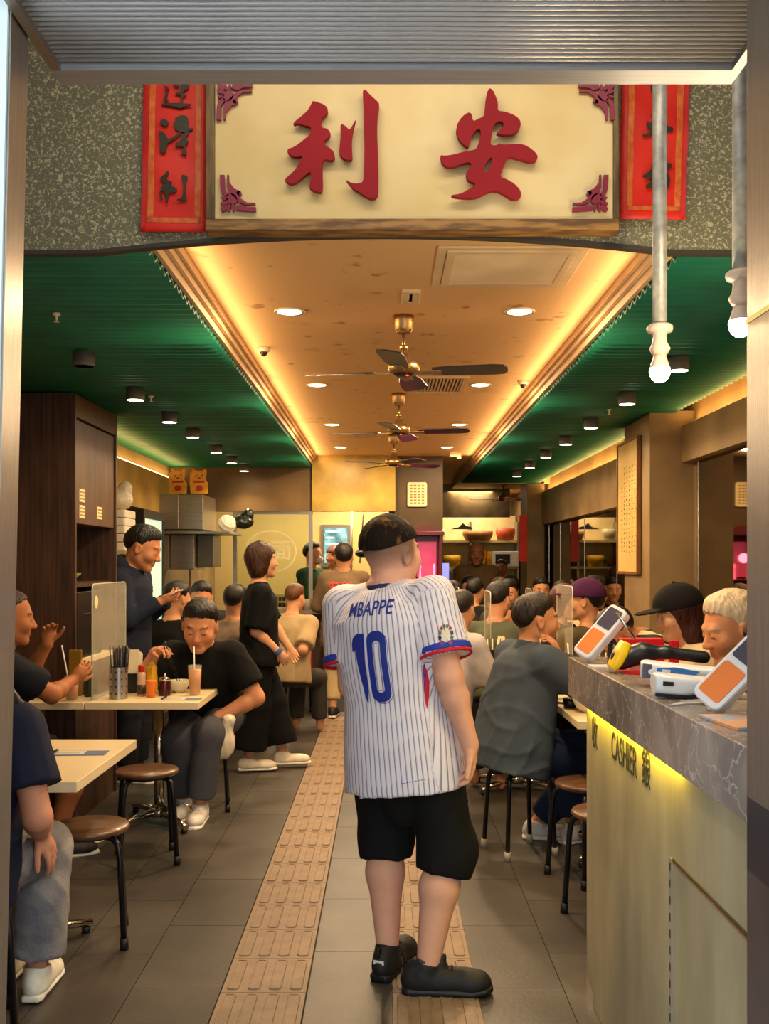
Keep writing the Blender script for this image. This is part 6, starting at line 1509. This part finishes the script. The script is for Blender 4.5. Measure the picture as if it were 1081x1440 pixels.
# waitress in black
wa = person('waitress in black tee and wide black trousers walking to the right', (-.88, 7.27, 0), 78, (-.91, 7.28, .86), lean=0, head=(70, 2, 0), hs=1.10, S=.945, fat=1.02, skin='#c8946e', hair='bob', hairc='#3a2013', hair_lab='brown bobbed hair', cell=.013, hc=.006,
    handR=(-.755, 7.17, .86), handL=(-.68, 7.31, .86), eR=(-.8, -.3, 0), eL=(-.8, 0, 0), footR=(-.98, 7.21, .08), footL=(-.74, 7.35, .08), curlR=.6,
    top=dict(c='#0c0c0d', ease=.028, hem=-.10, sleeve=.92, wr=.006), bottom=dict(c='#0a0a0b', ease=.034, len=.90, flare=.095, label='wide black trousers'), shoes=('#d8cbb4', '#e8e0d0'))
w_ = wa['arm'][0]; Fq = Field(w_[3]-.06, w_[3]+.06, .006); Fq.cap(w_[3]-w_[4]*.03, w_[3]+w_[4]*.005, .036, .034, 0, flat=2); Fq.build('wristband', cloth('#44608f'), wa['root'], wa['base'], smooth=1, label='blue wristband')
# waiter from behind
wt = person('waiter in brown shirt with red lettering seen from behind at the kitchen opening', (-.40, 9.85, 0), 5, (-.40, 9.85, .90), head=(-5, 4, 0), hs=1.12, S=1.0, fat=1.1, skin=SK1, hairc='#17110e', cell=.016, hc=.008, neckL=-.01,
    handR=(-.25, 10.12, 1.05), handL=(-.55, 10.12, 1.05), top=dict(c='#6a5640', ease=.036, hem=-.22, sleeve=1.7), bottom=dict(c='#b09a72', len=.9), footR=(-.30, 9.84, .08), footL=(-.50, 9.70, .08), shoes=('#1a1612', '#d8d0c0'))
curve_project(text_mesh('安利', .12, 0, .002), 'shirt_lettering', mat('lettering_red', '#c83a34', .6), wt['root'], wt['base'], wt['P0']+wt['tu']*.36-wt['rs']*.02, wt['rs'], wt['tu'], wt['fs'], child(wt['root'], 'shirt'), off=.004, maxe=.03)
# bald man in dark tee at the left table
bd = sit('balding man in dark tee and shorts half hidden by the left jamb', -1.96, 5.02, 62, lean=4, hs=1.12, S=1.02, fat=1.06, skin='#a4663e', hair='thin', hairc='#2a1c14', head=(68, -6, 0), neckL=0,
    hr=(-1.64, 5.28, .885), hl=(-1.80, 5.36, 1.075), eR=(.2, -1, -.6), eL=(-.3, .4, -.6), hdR=(.55, .35, .6), pnR=(-.3, .8, .3), curlR=.5, hdL=(.1, -.1, .8), curlL=.9, footR=(-1.68, 5.10, .08), footL=(-1.72, 5.32, .08), cell=.013, hc=.005,
    top=dict(c='#181a22', ease=.026, hem=-.05, sleeve=.7), bottom=dict(c='#121318', len=.38, ease=.02, name='shorts'), shoes='#20201f')
def locks(L):
    HC, HS, NB, rs, fs, tu = L['HC'], L['HS'], L['NB'], L['rs'], L['fs'], L['tu']; Fl = Field(NB-.3, HC+.2, .005)
    for i in range(9):
        a = V3(L['Hh'](.062+.004*(i % 3), -.02-.006*i, -.02)); b = NB + rs*(.085+.014*i) - fs*(.035-.004*i) + tu*(-.02); c = NB + rs*(.120+.016*i) + fs*(-.055+.006*(i % 4)) - tu*(.10+.022*(i*5 % 7))
        Fl.cap(a, b, .016, .014, .008); Fl.cap(b, c, .014, .004, .008)
    Fl.build('hair_locks', hair_mat('#1a110e'), L['root'], L['base'], smooth=1, label='long dark hair falling on the shoulder')
# woman in the foreground, navy tee and jeans
wm = sit('woman in navy tee, grey jeans and white trainers at the nearest left table', -1.375, 3.20, 12, lean=6, side=4, seat=.45, hs=1.02, S=1.0, fat=1.04, skin='#c88a6a', hair='long', hairc='#1a110e', head=(20, -4, 0), 
    hr=(-1.145, 3.34, .60), hl=(-1.42, 3.55, .78), eR=(.4, -1, 0), hdR=(.35, .25, -.85), pnR=(-.8, .2, -.3), curlR=.3, footR=(-1.205, 3.48, .085), footL=(-1.36, 3.60, .085), cell=.010, hc=.006, hand_c=.0045, kR=(.1, 1, .9), kL=(.2, 1, .8),
    top=dict(c='#1d2133', ease=.030, hem=-.10, sleeve=.66, wr=.006), bottom=dict(c='#7d7c80', ease=.034, len=.95, flare=.058, wr=.006, toe={0: -2, 1: 0}, mat=mat('stonewash_denim', '#5d5f68', .85, col2='#9a938c', vs=7, bump=.3, bs=90, lo=.3, hi=.7), label='stonewashed grey jeans'), shoes=('#ece5d0', '#f2ecd8'), extra=dict(fn=lambda L: locks(L)))
hq = bag('shoulder_bag', (-1.23, 3.42, .665), (.05, .05, .035), '#b49a90', 'small pink patterned bag in the lap of the woman in navy', 12, tie=False)
# diners behind the eating man
sit('diner with black hair and black shirt seen from behind, beyond the eating man', -1.66, 7.62, 15, lean=10, S=1.0, hs=1.1, skin=SK1, hairc='#100c0a', cell=.018, hc=.009, top=dict(c='#0e0e10', ease=.025, hem=-.04, sleeve=1.6), bottom=dict(c='#1a1a1e'), shoes=None, head=(40, -10, 0))
sit('man in dark tee facing the camera, looking down at his food', -1.60, 8.95, 178, lean=16, S=1.0, hs=1.12, skin='#c08358', hairc='#120e0c', cell=.017, hc=.0075, top=dict(c='#22211f', ease=.025, hem=-.04, sleeve=.7), bottom=dict(c='#1a1a1e'), shoes=None, head=(178, -18, 0), gaze=.003)
sit('woman in white top with tied black hair facing left', -1.22, 9.40, 235, lean=14, S=.95, hs=1.08, skin='#d8a47c', hairc='#0f0c0b', cell=.017, hc=.0075, top=dict(c='#d8cfc2', ease=.022, hem=-.04, sleeve=.6), bottom=dict(c='#222228'), shoes=None, head=(240, -14, 0),
    extra=dict(fn=lambda L: MB().ball(tuple(L['Hh'](0, -.125, .0)-L['base']), (.035, .035, .035)).build('hair_bun', hair_mat('#0f0c0b'), L['root'])))
sit('diner in taupe shirt hidden behind the waitress', -1.18, 7.70, 10, lean=6, S=.98, hs=1.0, skin=SK1, hairc='#1a120e', cell=.018, hc=.009, top=dict(c='#8a7464', ease=.03, hem=-.04, sleeve=1.6), bottom=dict(c='#2a2a2e'), shoes=None)
sit('diner in beige tee just right of the waitress, back turned', -.82, 8.55, 20, lean=8, S=.98, hs=1.0, skin=SK1, hairc='#5a3018', hair='short', cell=.017, hc=.008, hr=(-.70, 8.6, .72), top=dict(c='#a8906a', ease=.03, hem=-.06, sleeve=.85), bottom=dict(c='#3a3530'), shoes=None, head=(30, -10, 0))
# kitchen staff
person('kitchen hand in green uniform and white face mask', (-.86, 11.7, 0), 120, (-.86, 11.7, .92), S=1.0, hs=1.08, skin=SK1, hairc='#17110e', cell=.022, hc=.010, handR=(-.62, 11.4, 1.15), top=dict(c='#2c4a2a', ease=.03, hem=-.2, sleeve=1.5), shoes=None, head=(110, 0, 0),
    extra=dict(fn=lambda L: MB().ball(tuple(L['Hh'](0, .065, -.06)-L['base']), (.055, .055, .05)).build('face_mask', m_wht, L['root'])))
person('kitchen hand with reddish hair behind the waiter', (-.60, 12.25, 0), 200, (-.60, 12.25, .92), S=.96, hs=1.05, skin='#c98a62', hair='bob', hairc='#6a3a1c', cell=.022, hc=.010, top=dict(c='#7c8a40', ease=.03, hem=-.2, sleeve=1.5), shoes=None, head=(230, 0, 0))
# ---------------- right side
gr_ = sit('older man in blue-grey short-sleeved shirt sipping through a straw at the right table', .665, 5.27, 68, lean=13, hs=1.13, S=1.02, fat=1.12, armfat=1.15, skin='#c4885e', hairc='#241a15', head=(82, -2, 0), neckL=-.02, cell=.011, hc=.0045,
    hr=(.895, 5.20, 1.02), hl=(1.0, 5.45, .86), eR=(.35, -.6, -1), eL=(0, .5, -1), hdR=(-.25, .1, .9), pnR=(-.8, .3, 0), curlR=.75, footR=(.83, 5.46, .083), footL=(1.01, 5.38, .083), kR=(1, 0, .6), kL=(1, .2, .6),
    top=dict(c='#46505a', ease=.040, hem=-.13, sleeve=.80, wr=.007, collar='#3e4852', hx=.012), bottom=dict(c='#1f2a44', len=.93, ease=.022, label='navy jeans', toe={0: 95, 1: 60}), shoes=('#dad4c8', '#eae4d6'))
MB().cyl((.81, 5.22, 1.105), (.83, 5.26, .90), .0035, n=8).build('straw', m_wht); o = bpy.data.objects['straw.001'] if 'straw.001' in bpy.data.objects and bpy.data.objects['straw.001'].parent is None else [q for q in bpy.data.objects if q.name.startswith('straw') and q.parent is None][0]; tag(o, 'white straw at the lips of the man in blue-grey', 'straw')
# white haired man
wh = sit('white-haired man in black shirt looking down behind the counter', 1.65, 4.22, 268, lean=12, hs=1.20, S=1.07, fat=1.1, skin='#c4835a', hair='short', hairc='#cbb795', hair_lab='thick cream-white hair', head=(262, -16, 0), neckL=-.02, cell=.012, hc=.005, seat=.46,
    hr=(1.30, 4.32, .90), hl=(1.30, 4.12, .88), top=dict(c='#0e0d0f', ease=.03, hem=-.04, sleeve=.8), bottom=dict(c='#222226'), shoes=None, gaze=.004)
MB().ball(tuple(wh['Hh'](-.090, -.0, -.01)-wh['base']), (.014, .014, .018)).build('earbud', m_bp, wh['root'])
# woman with black cap
def cap(L, col, bill=True, back_=False, bm=None):
    Hh, HC, HS = L['Hh'], L['HC'], L['HS']; R3 = [L['hr'], L['hf'], L['hu']]
    Fc = Field(HC-.22, HC+.24, .007); Fc.ell(Hh(0,-.012,.040), V3((.099,.120,.106))*HS, R3, 0)
    Fc.each(lambda D, X, Y, Z: np.maximum(D, (.030*HS - ((X-HC[0])*R3[2][0]+(Y-HC[1])*R3[2][1]+(Z-HC[2])*R3[2][2]))))
    if bill: Fc.ell(Hh(0, .125, .038), V3((.070,.075,.008))*HS, R3, .006)
    c = Fc.build('cap', cloth(col), L['root'], L['base'], smooth=1)
    MB().ball(tuple(Hh(0,-.012,.146)-L['base']), .008*HS).build('cap_button', cloth(col), c)
sit('woman in black cap and cream jacket with long auburn hair', 1.60, 4.92, 262, lean=12, seat=.51, hs=1.08, S=.98, skin='#cf9a74', hair='long', hairc='#3c160f', hair_lab='long auburn hair', head=(266, -12, 0), cell=.013, hc=.006, hr=(1.33, 5.05, .92), hl=(1.33, 4.82, .90),
    top=dict(c='#c9b48a', ease=.045, hem=-.05, sleeve=1.85, wr=.008, name='jacket'), bottom=dict(c='#2a2624'), shoes=None, extra=dict(fn=lambda L: cap(L, '#151214')))
m_strp = None
def striped():
    m, N, L, B = nt('striped_knit'); tc = N.new('ShaderNodeTexCoord'); w = N.new('ShaderNodeTexWave'); w.bands_direction = 'DIAGONAL'; w.inputs['Scale'].default_value = 7.5; w.inputs['Distortion'].default_value = .6
    mp = N.new('ShaderNodeMapping'); mp.inputs['Scale'].default_value = (.25, .25, 1.0); L.new(tc.outputs['Object'], mp.inputs[0]); L.new(mp.outputs[0], w.inputs['Vector'])
    cr = N.new('ShaderNodeValToRGB'); cr.color_ramp.interpolation = 'CONSTANT'; cr.color_ramp.elements[0].color = (*lin('#1c1814'), 1); cr.color_ramp.elements[1].position = .62; cr.color_ramp.elements[1].color = (*lin('#cdb990'), 1)
    L.new(w.outputs['Fac'], cr.inputs[0]); L.new(cr.outputs[0], B.inputs['Base Color']); B.inputs['Roughness'].default_value = .9; return m
sit('diner in black and cream striped top hunched low over the table', 1.60, 5.62, 262, lean=20, seat=.53, hs=1.1, S=1.0, skin=SK3, hairc='#15100e', head=(250, -42, 0), neck=(.05, 0), neckL=-.06, cell=.013, hc=.007, hr=(1.2, 5.65, .86), hl=(1.15, 5.8, .86), top=dict(mat=striped(), ease=.04, hem=-.05, sleeve=1.6, name='striped_top'), bottom=dict(c='#1c1c20'), shoes=None)
def sd(label, x, y, yaw, col, hy=None, hp=-8, **k):
    k.setdefault('cell', .018); k.setdefault('hc', .008); k.setdefault('skin', SK1); k.setdefault('hairc', '#14100e'); k.setdefault('S', 1.0); k.setdefault('hs', 1.06)
    return sit(label, x, y, yaw, top=dict(c=col, ease=.03, hem=-.05, sleeve=k.pop('sleeve', .8)), bottom=dict(c='#222228'), shoes=None, head=(hy if hy is not None else yaw, hp, 0), **k)
sd('man in purple cap and olive shirt seen from behind at right', 1.42, 6.78, 330, '#5c5038', hy=290, hp=2, lean=6, hs=1.12, cell=.014, hc=.007, extra=dict(fn=lambda L: cap(L, '#41163c')))
sd('man in cream hooded jacket facing right by the mirror', 1.62, 7.95, 30, '#cbb78a', hy=70, sleeve=1.8, lean=2, seat=.50)
sd('woman with reddish-brown bob behind the clear divider', 1.26, 7.62, 130, '#191614', hy=120, hair='bob', hairc='#4a1d10', S=.97, skin='#d09a76')
sd('young man with straight dark hair, grey-green tee with green print, back turned', .80, 7.42, 22, '#565a48', hy=35, lean=8, hs=1.08, hc=.007)
sd('diner in pale grey tee partly hidden by the football shirt', .37, 6.42, 50, '#a9a2a0', hy=30, lean=16, hs=1.0, sleeve=.9)
sd('woman with wavy dark hair facing the camera at the middle tables', .62, 9.15, 185, '#2b221e', hair='bob', hairc='#1c0f0c', skin='#c68a62', S=.97)
sd('man in black shirt turned away near the serving counter', .84, 9.85, 30, '#121214', sleeve=1.5)
sd('grey-haired man with reddish face looking towards the camera', 1.16, 10.45, 170, '#5e564a', hairc='#4a3a2c', skin='#bd7450')
sd('diner with jet-black hair and dark top beneath the far mirror', 1.64, 10.62, 180, '#17171a')
sd('young man with dark hair facing the camera behind the grey-green tee', 1.14, 9.25, 190, '#3c362e', hc=.008)
sd('diner with short black hair leaning over the table by the mirror', 1.62, 9.25, 185, '#26221f', lean=14)
sd('diner in grey hoodie with black hair at the far right tables', 1.55, 11.5, 300, '#5c5a58', skin=SK2)
sd('child with black hair bent low behind the grey-haired head', 1.24, 8.3, 250, '#b8a888', lean=24, S=.84)
sd('diner in black cap-like hair just beyond the football shirt shoulder', .38, 8.35, 80, '#131416')
sd('man in dark jacket at the farthest middle table', .97, 11.3, 190, '#1d1b1b')
# the standing owner
ow = person('bald man in brown work shirt standing in front of the serving hatch', (1.09, 11.9, 0), 183, (1.09, 11.9, .93), hs=1.12, S=1.04, fat=1.15, skin='#8f5a38', hair='bald', hairc='#1a120d', cell=.018, hc=.008, head=(183, -6, 0), neckL=-.01, top=dict(c='#5a4630', ease=.035, hem=-.15, sleeve=1.6, collar='#4a3a28'), bottom=dict(c='#26221e'), shoes='#1a1a1a')
person('cook in pale green apron behind the steel pole', (.70, 13.75, 0), 175, (.70, 13.75, .93), hs=1.05, S=.98, skin=SK1, hairc='#17110e', cell=.022, hc=.011, top=dict(c='#8fa068', ease=.03, hem=-.2, sleeve=1.5), shoes=None)
person('cook with red-brown hair by the far red banner', (1.62, 13.85, 0), 200, (1.62, 13.85, .80), hs=1.05, S=.92, skin=SK3, hairc='#3a1a12', cell=.022, hc=.011, top=dict(c='#c8b888', ease=.03, hem=-.2, sleeve=1.5), shoes=None)
